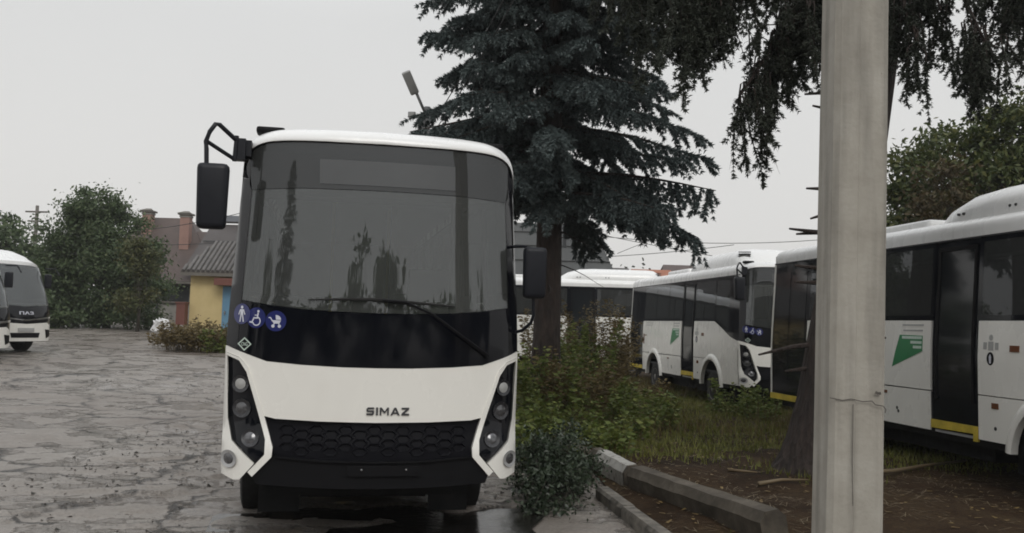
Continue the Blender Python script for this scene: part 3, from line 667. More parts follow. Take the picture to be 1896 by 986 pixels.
    for sg in (-1, 1):
        V = []; 
        round_box('roof_marker_lamp', (sg * 0.86, 0.28, 3.185 if sg < 0 else 3.165), (0.215, 0.14, 0.056), 0.02, 'black_plastic', P, 2)
    # ---- sides
    AR = 0.60
    for sg in (-1, 1):
        mp = smap(sg); fl = sg > 0
        def side(name, poly, mat, **kw): return panel(name, poly, mp, mat, P, kw.pop('step', 0.3), kw.pop('thick', 0.03), flip=not fl, **kw)
        def band(lo, hi, wl):
            side('window_band', [(lo, 1.94), (lo, 2.0), (hi, 2.0), (hi, 1.94)], 'band_black', off=0.002, step=0.6)
            side('window_band', [(lo, 2.85), (lo, 2.905), (hi, 2.905), (hi, 2.85)], 'band_black', off=0.002, step=0.6)
            ed = [lo] + [v for ab in wl for v in ab] + [hi]
            for a_, b_ in zip(ed[0::2], ed[1::2]): side('window_post', [(a_, 2.001), (a_, 2.849), (b_, 2.849), (b_, 2.001)], 'band_black', off=0.003, step=0.6)
        side('roof_edge', [(0.0, 2.925), (L - 0.05, 2.925), (L - 0.05, 2.905), (0, 2.905)], 'seam', off=-0.002)
        if sg < 0:                                                      # kerb side with doors
            rw, fwh = 2.45, 6.90
            up1 = [(1.36, 1.075), (1.36, 1.935), (4.75, 1.935), (4.75, 1.075)] + ARCH(rw, 0.45, AR + .05, R(74), R(106))
            side('side_panel', up1, 'white_paint')
            side('lower_panel', [(4.75, 1.062), (4.75, 0.585), (rw + 0.635, 0.585)] + ARCH(rw, 0.45, AR + .05, R(12), R(68)), 'white_paint', step=0.2)
            side('lower_panel', [(1.36, 0.585), (1.36, 1.062)] + ARCH(rw, 0.45, AR + .05, R(112), R(168)), 'white_paint', step=0.2)
            up2 = [(5.69, 1.095), (5.69, 1.935), (7.02, 1.935), (8.12, 1.60), (8.55, 1.53), (8.66, 1.525), (8.66, 0.60), (fwh + 0.64, 0.585)] + ARCH(fwh, 0.45, AR + .05, R(12), R(97))
            side('side_panel', up2, 'white_paint', step=0.15)
            side('lower_panel', [(5.69, 0.585), (5.69, 1.083)] + ARCH(fwh, 0.45, AR + .05, R(103), R(168)), 'white_paint', step=0.2)
            side('door_pillar', [(4.775, 0.56), (4.775, 1.06), (4.755, 1.06), (4.755, 0.585)], 'seam', off=0.01)
            # rear door, sill, doorway
            side('rear_corner', [(0.0, 0.60), (0.0, 2.905), (0.05, 2.905), (0.05, 0.60)], 'white_paint')
            rd = side('rear_door', [(0.06, 0.70), (0.06, 2.9), (1.35, 2.9), (1.35, 0.70)], 'band_black', off=0.004)
            for a, b in ((0.14, 0.66), (0.74, 1.27)):
                panel('door_pane', [(a, 0.95), (b, 0.95), (b, 2.75), (a, 2.75)], mp, 'door_pane', rd, 0.4, 0.006, -0.001, flip=not fl)
            side('sill_strip', [(0.0, 0.60), (0.0, 0.695), (1.30, 0.695), (1.30, 0.60)], 'safety_yellow', off=-0.006)
            dr = side('door', [(4.79, 0.725), (4.79, 2.9), (5.66, 2.9), (5.66, 0.725)], 'band_black', off=0.012)
            panel('door_pane', [(4.91, 1.02), (5.56, 1.02), (5.56, 2.78), (4.91, 2.78)], mp, 'door_pane', dr, 0.3, 0.006, 0.004, flip=not fl)
            for (a0, b0, a1, b1) in ((4.86, 0.98, 4.905, 2.83), (5.565, 0.98, 5.61, 2.83), (4.86, 2.785, 5.61, 2.83)):
                panel('door_frame', [(a0, b0), (a1, b0), (a1, b1), (a0, b1)], mp, 'black_plastic', dr, 0.4, 0.02, -0.006, flip=not fl)
            ss = side('sill_strip', [(4.77, 0.62), (4.77, 0.722), (5.675, 0.722), (5.675, 0.55), (5.60, 0.55), (5.60, 0.635)], 'safety_yellow', off=-0.006)
            side('step_plate', [(4.82, 0.575), (4.82, 0.605), (5.57, 0.605), (5.57, 0.575)], 'step_metal', off=0.02)
            # windows
            wins = [(1.40, 2.48), (2.52, 3.60), (3.64, 4.72), (5.72, 6.98)]
            band(1.355, 4.785, wins[:3])
            band(5.665, 7.03, wins[3:])
            side('front_window_frame', [(7.035, 1.938), (8.12, 1.606), (8.55, 1.536), (8.66, 1.53), (8.66, 2.905), (7.93, 2.905), (7.93, 2.84), (7.95, 1.73), (7.09, 1.99), (7.09, 2.84), (7.929, 2.84), (7.929, 2.905), (7.035, 2.905)], 'gloss_black', off=0.002, step=0.15)
            panel('front_side_window', [(7.091, 1.991), (7.949, 1.732), (7.929, 2.839), (7.091, 2.839)], mp, 'side_glass', P, 0.2, 0.005, 0.004, flip=not fl)
            # decals and small fittings
            dl = side('slogan_logo', [(4.06, 1.75), (4.585, 1.745), (4.585, 1.55), (3.885, 1.325)], 'logo_green', off=-0.003, thick=0.002)
            for a, b, z in ((4.12, 4.57, 1.70), (4.32, 4.57, 1.64), (4.38, 4.57, 1.58)):
                panel('logo_print', [(a, z), (b, z), (b, z + 0.035), (a, z + 0.035)], mp, 'print_pale', dl, 0.3, 0.001, -0.005, flip=not fl)
            for a, b, z in ((4.12, 4.60, 1.868), (4.14, 4.585, 1.80), (1.7, 2.3, 1.87), (1.72, 2.25, 1.81)):
                side('side_print', [(a, z), (b, z), (b, z + 0.02), (a, z + 0.02)], 'print_grey', off=-0.003, thick=0.002)
            ic = side('door_icon', circle(5.915, 1.508, 0.062, 20, 0.075), 'black_plastic', off=-0.003, thick=0.002)
            panel('icon_figure', [(5.90, 1.455), (5.93, 1.455), (5.935, 1.53), (5.915, 1.56), (5.895, 1.53)], mp, 'icon_white', ic, 0.3, 0.001, -0.005, flip=not fl)
            for f, z, a, b in ((5.92, 1.65, 0.045, 0.05), (5.82, 1.65, 0.03, 0.04), (6.02, 1.65, 0.03, 0.04)):
                side('door_notice', [(f - a, z - b), (f + a, z - b), (f + a, z + b), (f - a, z + b)], 'print_grey', off=-0.003, thick=0.002)
            side('door_notice', circle(5.92, 1.745, 0.036, 8), 'print_grey', off=-0.003, thick=0.002)
            for f, z, a, b in ((6.32, 1.63, 0.075, 0.035), (5.99, 0.985, 0.055, 0.032), (3.72, 0.985, 0.04, 0.02)):
                side('side_marker', [(f - a, z - b), (f + a, z - b), (f + a, z + b), (f - a, z + b)], 'amber_lens', off=-0.01, thick=0.012)
            for f, z in ((4.0, 0.79), (4.03, 0.75), (5.99, 0.735)):
                side('jacking_plug', circle(f, z, 0.022, 10), 'seam', off=-0.004, thick=0.006)
            side('body_number', [(1.44, 1.30), (1.54, 1.30), (1.54, 1.58), (1.44, 1.58)], 'rust_red', off=-0.003, thick=0.002)
        else:
            rw, fwh = 2.45, 6.90
            pl = [(0.0, 0.585), (0.0, 1.935), (7.02, 1.935), (8.12, 1.60), (8.55, 1.53), (8.66, 1.525), (8.66, 0.60), (fwh + 0.64, 0.585)] + ARCH(fwh, 0.45, AR + .05, R(12), R(168), 20) + [(fwh - 0.64, 0.585), (rw + 0.64, 0.585)] + ARCH(rw, 0.45, AR + .05, R(12), R(168), 20) + [(rw - 0.64, 0.585)]
            side('side_panel', pl, 'white_paint')
            band(0.0, 7.03, [(0.3, 1.36), (1.40, 2.48), (2.52, 3.60), (3.64, 4.72), (4.76, 5.84), (5.88, 6.98)])
            side('front_window_frame', [(7.035, 1.938), (8.12, 1.606), (8.55, 1.536), (8.66, 1.53), (8.66, 2.905), (7.93, 2.905), (7.93, 2.84), (7.95, 1.73), (7.09, 1.99), (7.09, 2.84), (7.929, 2.84), (7.929, 2.905), (7.035, 2.905)], 'gloss_black', off=0.002, step=0.15)
            panel('front_side_window', [(7.091, 1.991), (7.949, 1.732), (7.929, 2.839), (7.091, 2.839)], mp, 'side_glass', P, 0.2, 0.005, 0.004, flip=not fl)
            wins = [(0.3, 1.36), (1.40, 2.48), (2.52, 3.60), (3.64, 4.72), (4.76, 5.84), (5.88, 6.98)]
        for a, b in wins: side('window', [(a, 2.0), (b, 2.0), (b, 2.85), (a, 2.85)], 'side_glass', off=0.004, thick=0.005)
        for c in (rw, fwh):
            V = []; Fs = []; k = 20
            for i in range(k + 1):
                t = R(4 + 172 * i / k)
                for r, o in ((AR + 0.02, 0.05), (AR + 0.02, -0.035), (AR + 0.06, -0.045), (AR + 0.13, -0.022), (AR + 0.15, 0.0)):
                    V.append(mp(c + r * math.cos(t), 0.45 + r * math.sin(t), o))
            for i in range(k):
                for j in range(4): q = i * 5 + j; Fs.append([q, q + 1, q + 6, q + 5] if sg < 0 else [q, q + 5, q + 6, q + 1])
            mobj('wheel_arch', V, Fs, 'white_paint', P, autosmooth=R(50))
            wx = sg * 0.93; wh = empty('wheel'); wh.parent = P; wh.location = (wx, L - c, 0.425)
            mb = MB(); mb.lathe((0, 0, 0), 'x', [(-0.13, 0.24), (-0.135, 0.36), (-0.115, 0.41), (-0.06, 0.425), (0.06, 0.425), (0.115, 0.41), (0.135, 0.36), (0.13, 0.24)], 36)
            mb.build('tyre', 'rubber', wh, auto=R(40))
            mb = MB(); mb.lathe((0, 0, 0), 'x', [(sg * -0.10, 0.24), (sg * 0.135, 0.243), (sg * 0.125, 0.22), (sg * 0.06, 0.20), (sg * 0.05, 0.12), (sg * 0.12, 0.10), (sg * 0.14, 0.06), (sg * 0.14, 0.002)], 28)
            mb.build('rim', 'rim_metal', wh, auto=R(40))
    # ---- rear
    rmap = lambda x, z, t: (x, L - t, z)
    W_ = 1.09
    panel('rear_panel', [(-W_, 0.6), (W_, 0.6), (W_, 2.0), (-W_, 2.0)], rmap, 'white_paint', P, 0.6, 0.03, flip=True)
    panel('rear_panel', [(-1.05, 2.0), (1.05, 2.0), (1.03, 3.05), (0.85, 3.13), (-0.85, 3.13), (-1.03, 3.05)], rmap, 'white_paint', P, 0.6, 0.03, flip=True)
    panel('rear_window', [(-0.88, 2.05), (0.88, 2.05), (0.85, 2.8), (-0.85, 2.8)], rmap, 'dark_pane', P, 0.6, 0.01, -0.008, flip=True)
    # ---- inside and underneath
    mb = MB(); mb.box((0, L / 2 + 0.25, 0.60), (1.95, L - 0.9, 0.22)); mb.box((0, 0.72, 0.49), (1.3, 0.7, 0.22)); mb.box((0, 2.2, 0.36), (1.1, 1.7, 0.34)); mb.box((0, 5.0, 0.42), (1.3, 3.4, 0.3)); mb.box((-0.72, 1.15, 0.33), (0.34, 0.03, 0.45)); mb.box((0.72, 1.15, 0.33), (0.34, 0.03, 0.45))
    mb.tube([(-0.95, 1.76, 0.42), (0.95, 1.76, 0.42)], 0.07, 8); mb.tube([(-0.95, 6.21, 0.42), (0.95, 6.21, 0.42)], 0.09, 8)
    mb.build('chassis', 'underbody', P)
    mb = MB(); mb.box((0, L / 2 + 0.2, 0.80), (2.1, L - 0.9, 0.06)); mb.build('floor', 'interior_dark', P)
    mb = MB(); mb.box((0, 0.32, 1.20), (1.96, 0.42, 0.75)); mb.box((0, 0.25, 1.60), (1.9, 0.34, 0.10)); mb.build('dashboard', 'interior_dark', P)
    mb = MB(); mb.box((0, 0.42, 2.86), (1.85, 0.35, 0.32)); mb.build('roof_locker', 'interior_dark', P)
    mb = MB(); mb.tube([(0.55 + 0.22 * math.cos(t), 0.66 + 0.12 * math.sin(t), 1.72 + 0.19 * math.sin(t)) for t in [2 * math.pi * i / 24 for i in range(25)]], 0.017, 6, False)
    mb.tube([(0.55, 0.66, 1.72), (0.55, 0.45, 1.5)], 0.03, 6); mb.tube([(0.34, 0.66, 1.72), (0.76, 0.66, 1.72)], 0.014, 6); mb.build('steering_wheel', 'interior_dark', P)
    def seat(x, y, z, mat='interior_grey'):
        o = round_box('seat', (x, y, z + 0.25), (0.45, 0.45, 0.14), 0.05, mat, P, 2)
        round_box('backrest', (x, y + 0.25, z + 0.65), (0.45, 0.12, 0.75), 0.05, mat, o, 2)
    seat(0.55, 1.15, 1.2, 'interior_dark')
    for y in (2.7, 3.6, 4.6, 5.6, 6.8):
        for x in (-0.78, -0.3, 0.5, 0.85): 
            if y < 4.2 and x < 0: continue
            seat(x, y, 1.0)
    mb = MB(); mb.box((0.2, 1.62, 1.9), (0.05, 0.05, 2.1)); mb.box((0.6, 1.64, 1.45), (0.8, 0.03, 1.1)); mb.build('driver_partition', 'interior_grey', P)
    mb = MB()
    mb.tube([(-0.35, 1.9, 0.85), (-0.35, 1.9, 3.1)], 0.018, 8); mb.tube([(0.25, 3.2, 0.85), (0.25, 3.2, 3.1)], 0.018, 8); mb.build('handrail', 'safety_yellow', P)
    mb = MB(); mb.box((0.62, 0.34, 2.30), (0.075, 0.10, 1.55)); mb.build('cab_post', 'interior_dark', P)
    mb = MB(); mb.box((0, L / 2 + 0.4, 2.98), (1.9, L - 1.4, 0.03)); mb.build('ceiling_lining', 'interior_grey', P)
    return root
bus = make_bus()
BUSG = 'white city buses of one type'
bus.location = (-1.0, 7.15, 0.0); bus.rotation_euler.z = R(11)
tag(bus, 'white city bus parked facing the camera, its whole dark curved windshield in view', 'bus', BUSG)

def add_gas_casing(root):
    st = [(4.36, 3.16, 0.72), (4.45, 3.24, 0.80), (4.75, 3.42, 0.88), (5.15, 3.535, 0.92), (5.6, 3.56, 0.93), (7.4, 3.56, 0.93), (7.62, 3.54, 0.92), (7.82, 3.42, 0.88), (7.98, 3.22, 0.82), (8.02, 3.14, 0.78)]
    V = []; Fs = []; n = 24
    for fr, zt, hwid in st:
        for i in range(n + 1):
            t = math.pi * i / n; c, s_ = math.cos(t), math.sin(t)
            V.append((hwid * math.copysign(abs(c) ** 0.55, c), L - fr, 3.06 + (zt - 3.06) * abs(s_) ** 0.6))
    for r in range(len(st) - 1):
        for i in range(n): q = r * (n + 1) + i; Fs.append([q, q + 1, q + n + 2, q + n + 1])
    o = mobj('gas_tank_casing', V, Fs, 'roof_paint', root, smooth=True)
    for k in range(3):
        mb = MB(); mb.box((-0.70, L - 7.775, 3.36 + k * 0.045), (0.26, 0.10, 0.014), R(-28)); mb.build('vent_slot', 'seam', o)
    for fr in (5.05, 5.15, 6.0, 6.1):
        mb = MB(); mb.lathe((-0.925, L - fr, 3.24), 'x', [(0.02, 0.018), (-0.008, 0.016), (-0.01, 0.002)], 8); mb.build('casing_bolt', 'seam', o)
    round_box('roof_unit', (0, L - 3.3, 3.20), (1.5, 1.7, 0.18), 0.06, 'roof_paint', root, 3)
SK = ('grille_cell', 'pictogram_', )
mid = copy_tree(bus, ('grille_cell',)); mid.location = (5.874, 19.74, 0.0); mid.rotation_euler.z = R(8.04)
tag(mid, 'white city bus among the weeds with front wheel and green side logo in view', 'bus', BUSG); add_gas_casing(mid)
near = copy_tree(bus, ('grille_cell',)); near.location = (6.90, 8.10, 0.0); near.rotation_euler.z = R(8.36)
tag(near, 'white city bus passing behind the concrete pole, cut off by the right edge', 'bus', BUSG); add_gas_casing(near)
side_b = copy_tree(bus, ('grille_cell',)); side_b.location = (5.8, 32.2, 0.12); side_b.rotation_euler.z = R(89)
tag(side_b, 'white city bus seen side-on, farthest back, half hidden by tall brown weeds', 'bus', BUSG); add_gas_casing(side_b)

# ------------------------------------------------------------------ smaller white buses at the left edge
def make_minibus():
    P = empty('small_bus')
    Lm, hwm = 7.6, 1.16
    H = lambda z: hwm - 0.05 * max(0, z - 1.5)
    def y0(u, z):
        a = min(1, abs(u) / H(z)); y = -0.22 * (1 - a * a) + (((a - 0.72) / 0.28) ** 2 * 0.22 if a > 0.72 else 0)
        if z > 1.15: y += 0.30 * (z - 1.15) + 0.05 * (z - 1.15) ** 2
        return y
    def fm(u, z, t): u = max(-H(z), min(H(z), u)); return (u, y0(u, z) + t, z)
    def sm(sg):
        def f(fr, z, t): y = Lm - fr; return (sg * (H(z) - t), y + y0(H(z), z) * max(0, 1 - y / 1.6), z)
        return f
    panel('windshield', [(-1.08, 1.42), (0, 1.36), (1.08, 1.42), (1.0, 2.52), (0, 2.56), (-1.0, 2.52)], fm, 'windshield_glass', P, 0.15, 0.01, 0.0)
    panel('front_apron', [(-1.10, 1.08), (0, 0.98), (1.10, 1.08), (1.08, 1.41), (0, 1.35), (-1.08, 1.41)], fm, 'gloss_black', P, 0.15, 0.03, 0.0)
    gr = panel('grille', [(-0.80, 0.90), (0, 0.855), (0.80, 0.90), (0.86, 1.01), (0, 0.945), (-0.86, 1.01)], fm, 'gloss_black', P, 0.12, 0.03, 0.01)
    panel('grille_bar', [(-0.86, 1.02), (0, 0.945), (0.86, 1.02), (0.87, 1.045), (0, 0.968), (-0.87, 1.045)], fm, 'chrome', gr, 0.15, 0.03, -0.012)
    lettering('maker_lettering', 'ПАЗ', (-0.24, 1.12, 0.24, 1.21), fm, 'icon_white', P, -0.008, 0.02)
    panel('bumper', [(-1.14, 0.42), (-0.8, 0.36), (0.8, 0.36), (1.14, 0.42), (1.14, 0.92), (0.95, 0.80), (0.80, 0.895), (0, 0.85), (-0.80, 0.895), (-0.95, 0.80), (-1.14, 0.92)], fm, 'white_paint', P, 0.12, 0.04, -0.01)
    bi = panel('bumper_intake', [(-0.46, 0.46), (0.46, 0.46), (0.50, 0.60), (-0.50, 0.60)], fm, 'black_plastic', P, 0.12, 0.02, -0.016)
    panel('number_plate', [(-0.27, 0.63), (0.27, 0.63), (0.27, 0.74), (-0.27, 0.74)], fm, 'print_grey', P, 0.12, 0.02, -0.03)
    for sg in (-1, 1):
        hl = panel('headlight', [(sg * 1.12, 1.02), (sg * 0.86, 1.01), (sg * 0.80, 0.83), (sg * 0.97, 0.82), (sg * 1.13, 0.95)], fm, 'lamp_glass', P, 0.1, 0.02, 0.0)
        panel('headlight_surround', [(sg * 1.155, 1.08), (sg * 0.87, 1.06), (sg * 0.865, 1.02), (sg * 1.12, 1.03), (sg * 1.14, 0.95), (sg * 1.155, 0.93)], fm, 'white_paint', P, 0.1, 0.03, -0.01)
        panel('fog_recess', [(sg * 0.78, 0.44), (sg * 0.98, 0.50), (sg * 0.96, 0.68), (sg * 0.72, 0.70)], fm, 'black_plastic', P, 0.1, 0.02, -0.018)
        mp = sm(sg); fl = sg < 0
        panel('side_panel', [(0, 0.4), (Lm, 0.42), (Lm, 1.42), (0, 1.42)], mp, 'white_paint', P, 0.4, 0.03, 0.0, flip=fl)
        panel('window_band', [(0, 1.425), (Lm, 1.425), (Lm, 2.5), (0, 2.5)], mp, 'band_black', P, 0.4, 0.03, 0.0, flip=fl)
        for k in range(5): panel('window', [(0.2 + 1.25 * k, 1.5), (1.35 + 1.25 * k, 1.5), (1.35 + 1.25 * k, 2.42), (0.2 + 1.25 * k, 2.42)], mp, 'dark_pane', P, 0.6, 0.006, -0.004, flip=fl)
        panel('windshield_pillar', [(sg * 1.085, 1.42), (sg * 1.14, 1.42), (sg * 1.10, 2.52), (sg * 1.005, 2.52)], fm, 'white_paint', P, 0.12, 0.03, -0.006)
        mh = round_box('mirror_housing', (sg * (1.36 if sg < 0 else 1.22), 0.05 if sg < 0 else 0.4, 2.13), (0.22, 0.12, 0.42), 0.05, 'white_paint' if sg < 0 else 'mirror_plastic', P, 3)
        mb = MB(); mb.tube([(sg * 1.3, 0.05, 2.32), (sg * 1.25, 0.15, 2.5), (sg * 1.1, 0.4, 2.5)], 0.02, 6); mb.build('mirror_arm', 'mirror_plastic', mh)
        for yy in (1.1, 5.6):
            wh = empty('wheel'); wh.parent = P; wh.location = (sg * 1.0, yy, 0.40)
            mb = MB(); mb.lathe((0, 0, 0), 'x', [(-0.12, 0.22), (-0.12, 0.36), (-0.06, 0.40), (0.06, 0.40), (0.12, 0.36), (0.12, 0.22)], 28); mb.build('tyre', 'rubber', wh, auto=R(40))
            mb = MB(); mb.lathe((0, 0, 0), 'x', [(sg * -0.1, 0.22), (sg * 0.13, 0.225), (sg * 0.06, 0.18), (sg * 0.13, 0.08), (sg * 0.13, 0.002)], 24); mb.build('rim', 'rim_metal', wh, auto=R(40))
    V = []; Fs = []; n = 20
    st = [(y0(0, 2.55) + 0.02, 2.5, 2.56, 1.04), (y0(0, 2.55) + 0.04, 2.5, 2.66, 1.07), (y0(0, 2.55) + 0.25, 2.5, 2.76, 1.11), (1.0, 2.5, 2.80, 1.115), (Lm - 0.1, 2.5, 2.80, 1.115), (Lm, 2.5, 2.72, 1.08)]
    for y, zb, zt, hh in st:
        for i in range(n + 1):
            t = math.pi * i / n; c, s_ = math.cos(t), math.sin(t); x = hh * math.copysign(abs(c) ** 0.6, c)
            V.append((x, y + (0.35 * (x / hh) ** 2 if y < 0.9 else 0), zb + (zt - zb) * abs(s_) ** 0.6))
    for r in range(len(st) - 1):
        for i in range(n): q = r * (n + 1) + i; Fs.append([q, q + n + 1, q + n + 2, q + 1])
    mobj('roof', V, Fs, 'roof_paint', P, autosmooth=R(40))
    V = []; Fs = []
    for y, zt, hh in ((0.62, 2.76, 0.94), (0.75, 2.86, 0.98), (1.15, 3.0, 1.0), (1.6, 3.05, 1.0), (4.6, 3.05, 1.0), (5.0, 2.95, 0.97), (5.2, 2.76, 0.94)):
        for i in range(n + 1):
            t = math.pi * i / n; c, s_ = math.cos(t), math.sin(t); x = hh * math.copysign(abs(c) ** 0.55, c)
            V.append((x, y + (0.25 * (x / hh) ** 2 if y < 2 else 0), 2.70 + (zt - 2.70) * abs(s_) ** 0.6))
    for r in range(6):
        for i in range(n): q = r * (n + 1) + i; Fs.append([q, q + n + 1, q + n + 2, q + 1])
    mobj('gas_tank_casing', V, Fs, 'roof_paint', P, smooth=True)
    mb = MB(); mb.box((0, Lm / 2 + 0.3, 0.42), (1.9, Lm - 1.0, 0.3)); mb.build('chassis', 'underbody', P)
    mb = MB(); mb.box((0, 0.75, 1.2), (2.0, 0.5, 0.5)); mb.box((0, 1.6, 1.3), (1.9, 0.1, 0.5)); mb.build('cab_interior', 'interior_grey', P)
    mb = MB(); mb.box((0, Lm - 0.02, 1.6), (2.2, 0.04, 2.1)); mb.build('rear_panel', 'white_paint', P)
    return P
mbus = make_minibus(); MBG = 'small white buses parked at the far left'
mbus.location = (-14.05, 27.2, gz(-14, 27)); mbus.rotation_euler.z = R(68)
tag(mbus, 'small white bus with black grille band and roof casing near left edge', 'bus', MBG)
mb2 = copy_tree(mbus); mb2.location = (-13.32, 23.6, gz(-13.3, 23.6)); mb2.rotation_euler.z = R(68)
tag(mb2, 'white bus cut off by left edge, only a sliver of its front showing', 'bus', MBG)

# ------------------------------------------------------------------ concrete pole close to the camera
pole = empty('concrete_pole', (1.535, 4.30, 0.0))
V = []; Fs = []
prof = [(-0.128, -0.10), (-0.105, -0.125), (-0.02, -0.125), (-0.012, -0.118), (0.105, -0.118), (0.123, -0.10), (0.123, 0.10), (0.10, 0.12), (-0.10, 0.12), (-0.128, 0.10)]
zz = [-0.3 + 0.12 * i for i in range(80)]
for z in zz:
    k = 1.0 - 0.028 * z / 1.0 * 0.5
    for j, (a, b) in enumerate(prof):
        jit = 0.0022 * (vnoise(z * 2.2, j * 1.7, 31) - 0.5) * 2
        V.append((a * k + 0.012 * (z - 1.7) / 1.7 * 0.0 + jit + 0.0095 * (z - 0.9), b * k + jit, z))
n = len(prof)
for i in range(len(zz) - 1):
    for j in range(n): Fs.append([i * n + j, i * n + (j + 1) % n, (i + 1) * n + (j + 1) % n, (i + 1) * n + j])
Fs.append([(len(zz) - 1) * n + j for j in range(n)])
mobj('shaft', V, Fs, 'pole_concrete', pole, autosmooth=R(30))
def pole_line(pts, wd, name='crack'):
    """a crack in the front face: a thin ragged dark sliver"""
    mb = MB()
    for (x0, z0), (x1, z1) in zip(pts, pts[1:]):
        dx, dz = x1 - x0, z1 - z0; q = math.hypot(dx, dz); ox, oz = -dz / q * wd / 2, dx / q * wd / 2
        mb.add([(x0 + ox, -0.1275, z0 + oz), (x0 - ox, -0.1275, z0 - oz), (x1 - ox, -0.1275, z1 - oz), (x1 + ox, -0.1275, z1 + oz)], [[0, 1, 2, 3]])
    return mb.build(name, 'crack_dark', pole)
pole_line([(-0.125, 1.465), (-0.07, 1.455), (-0.03, 1.462), (0.02, 1.452), (0.06, 1.456), (0.075, 1.44), (0.11, 1.435), (0.122, 1.42), (0.118, 1.405)], 0.0042)
pole_line([(0.075, 1.495), (0.09, 1.488), (0.10, 1.492)], 0.012)
pole_line([(-0.022, 1.44), (-0.024, 1.2), (-0.02, 1.0)], 0.0025)
tag(pole, 'tall grey concrete utility pole in the foreground, crossing the whole picture height', 'pole')

# ------------------------------------------------------------------ kerb stones
def kerb_stone(p0, p1, wd, ht, zt0, zt1, mat, label, tilt=0.0, paint=None, group='kerb stones along the planting bed'):
    d = Vector((p1[0] - p0[0], p1[1] - p0[1], 0)); ln = d.length; ang = math.atan2(d.y, d.x)
    root = empty('kerb_stone', (p0[0], p0[1], zt0 - ht), ang)
    k = max(3, int(ln / 0.12)); V = []; Fs = []
    ch = 0.075 if wd > 0.2 else 0.03
    prof = [(-wd / 2, 0), (-wd / 2, ht - ch), (-wd / 2 + ch * .8, ht), (wd / 2 - ch * .8, ht), (wd / 2, ht - ch), (wd / 2, 0)]
    def mk(a, b, name, m_, grow=0.0):
        V = []; Fs = []; n_ = max(2, int((b - a) / 0.1))
        for i in range(n_ + 1):
            t = a + (b - a) * i / n_
            for j, (q, h_) in enumerate(prof):
                ji = 0.012 * (vnoise(t * 6 + p0[0] * 3, j * 2.3 + p0[1], 41) - 0.5)
                qq = q * (1 + grow) + ji; hh = h_ * (1 + grow * .4) + ji
                ct, st_ = math.cos(tilt), math.sin(tilt)
                V.append((t, qq * ct - hh * st_, qq * st_ + hh * ct + (zt1 - zt0) * t / ln))
        n6 = 6
        for i in range(n_):
            for j in range(n6): Fs.append([i * n6 + j, (i + 1) * n6 + j, (i + 1) * n6 + (j + 1) % n6, i * n6 + (j + 1) % n6])
        Fs.append(list(range(n6))); Fs.append([n_ * n6 + j for j in range(n6)][::-1])
        return mobj(name, V, Fs, m_, root, autosmooth=R(35))
    mk(0.0, ln - 0.006, 'stone', mat)
    if paint: mk(paint[0], paint[1], 'paint_band', 'kerb_white', 0.025)
    tag(root, label, 'kerb stone', group)
    return root
# the displaced upper stones that lie on the bed
kerb_stone((1.10, 11.45), (1.36, 10.05), 0.22, 0.22, 0.30, 0.30, 'kerb_concrete', 'grey kerb stone with a white painted end beside the leafy shrub', 0.12, (0.25, 1.36))
kerb_stone((1.39, 9.95), (2.16, 7.62), 0.24, 0.24, 0.31, 0.33, 'kerb_concrete', 'long dark grey kerb beam lying loose, its brown end nearest the camera', 0.18)
lowpts = [(1.40, 6.1), (1.285, 7.5), (1.12, 8.7), (0.985, 9.75)]
lows = ['low kerb stone nearest the bottom edge with flaking whitewash', 'low whitewashed kerb stone below the loose kerb beam', 'low dirty kerb stone half hidden beside the shrub']
for (a, b), lb in zip(zip(lowpts, lowpts[1:]), lows):
    kerb_stone(a, b, 0.15, 0.3, 0.135, 0.125, 'kerb_flaked', lb, 0.0)
ky = [11.6, 13.0, 14.4, 15.8, 17.2, 18.6, 20.0]
kl = ['grey kerb stone just behind the leafy shrub', 'second grey kerb stone behind the shrub', 'third grey kerb stone behind the shrub', 'grey kerb stone beside the bus mirror, by the weeds', 'weedy kerb stone second from far end', 'farthest kerb stone of the row along the weeds']
for (a, b), lb in zip(zip(ky, ky[1:]), kl):
    kerb_stone((edge_x(a) + 0.08, a), (edge_x(b) + 0.08, b), 0.18, 0.3, 0.24, 0.24, 'kerb_concrete', lb, random.uniform(-.05, .05))

# ------------------------------------------------------------------ trees
def needle_tufts(P, D, ln, wd, m=5, spread=0.75):
    """each tuft: m slim triangles fanned about D"""
    n = len(P); rng = RNG
    D = D / (np.linalg.norm(D, axis=1, keepdims=True) + 1e-9)
    ref = rng.normal(size=(n, 3)); A = np.cross(D, ref); A /= np.linalg.norm(A, axis=1, keepdims=True) + 1e-9; B = np.cross(D, A)
    out = np.empty((n, m, 3, 3))
    for k in range(m):
        t = 2 * np.pi * k / m + rng.uniform(-.4, .4, n); sp = spread * rng.uniform(.6, 1.25, n)
        q = A * np.cos(t)[:, None] + B * np.sin(t)[:, None]
        d = D * np.cos(sp)[:, None] + q * np.sin(sp)[:, None]
        side = np.cross(d, rng.normal(size=(n, 3))); side /= np.linalg.norm(side, axis=1, keepdims=True) + 1e-9
        l = (ln * rng.uniform(.7, 1.25, n))[:, None]
        out[:, k, 0] = P - side * wd; out[:, k, 1] = P + side * wd; out[:, k, 2] = P + d * l
    return out.reshape(-1, 3)
def poly_path(p0, d0, ln, n, grav=0.0, wob=0.05, tipup=0.0):
    pts = [np.array(p0, float)]; d = np.array(d0, float); d /= np.linalg.norm(d)
    for i in range(n):
        d = d + np.array([0, 0, -grav / n + (tipup / n if i > n * 0.6 else 0)]) + RNG.normal(size=3) * wob
        d /= np.linalg.norm(d); pts.append(pts[-1] + d * ln / n)
    return np.array(pts)
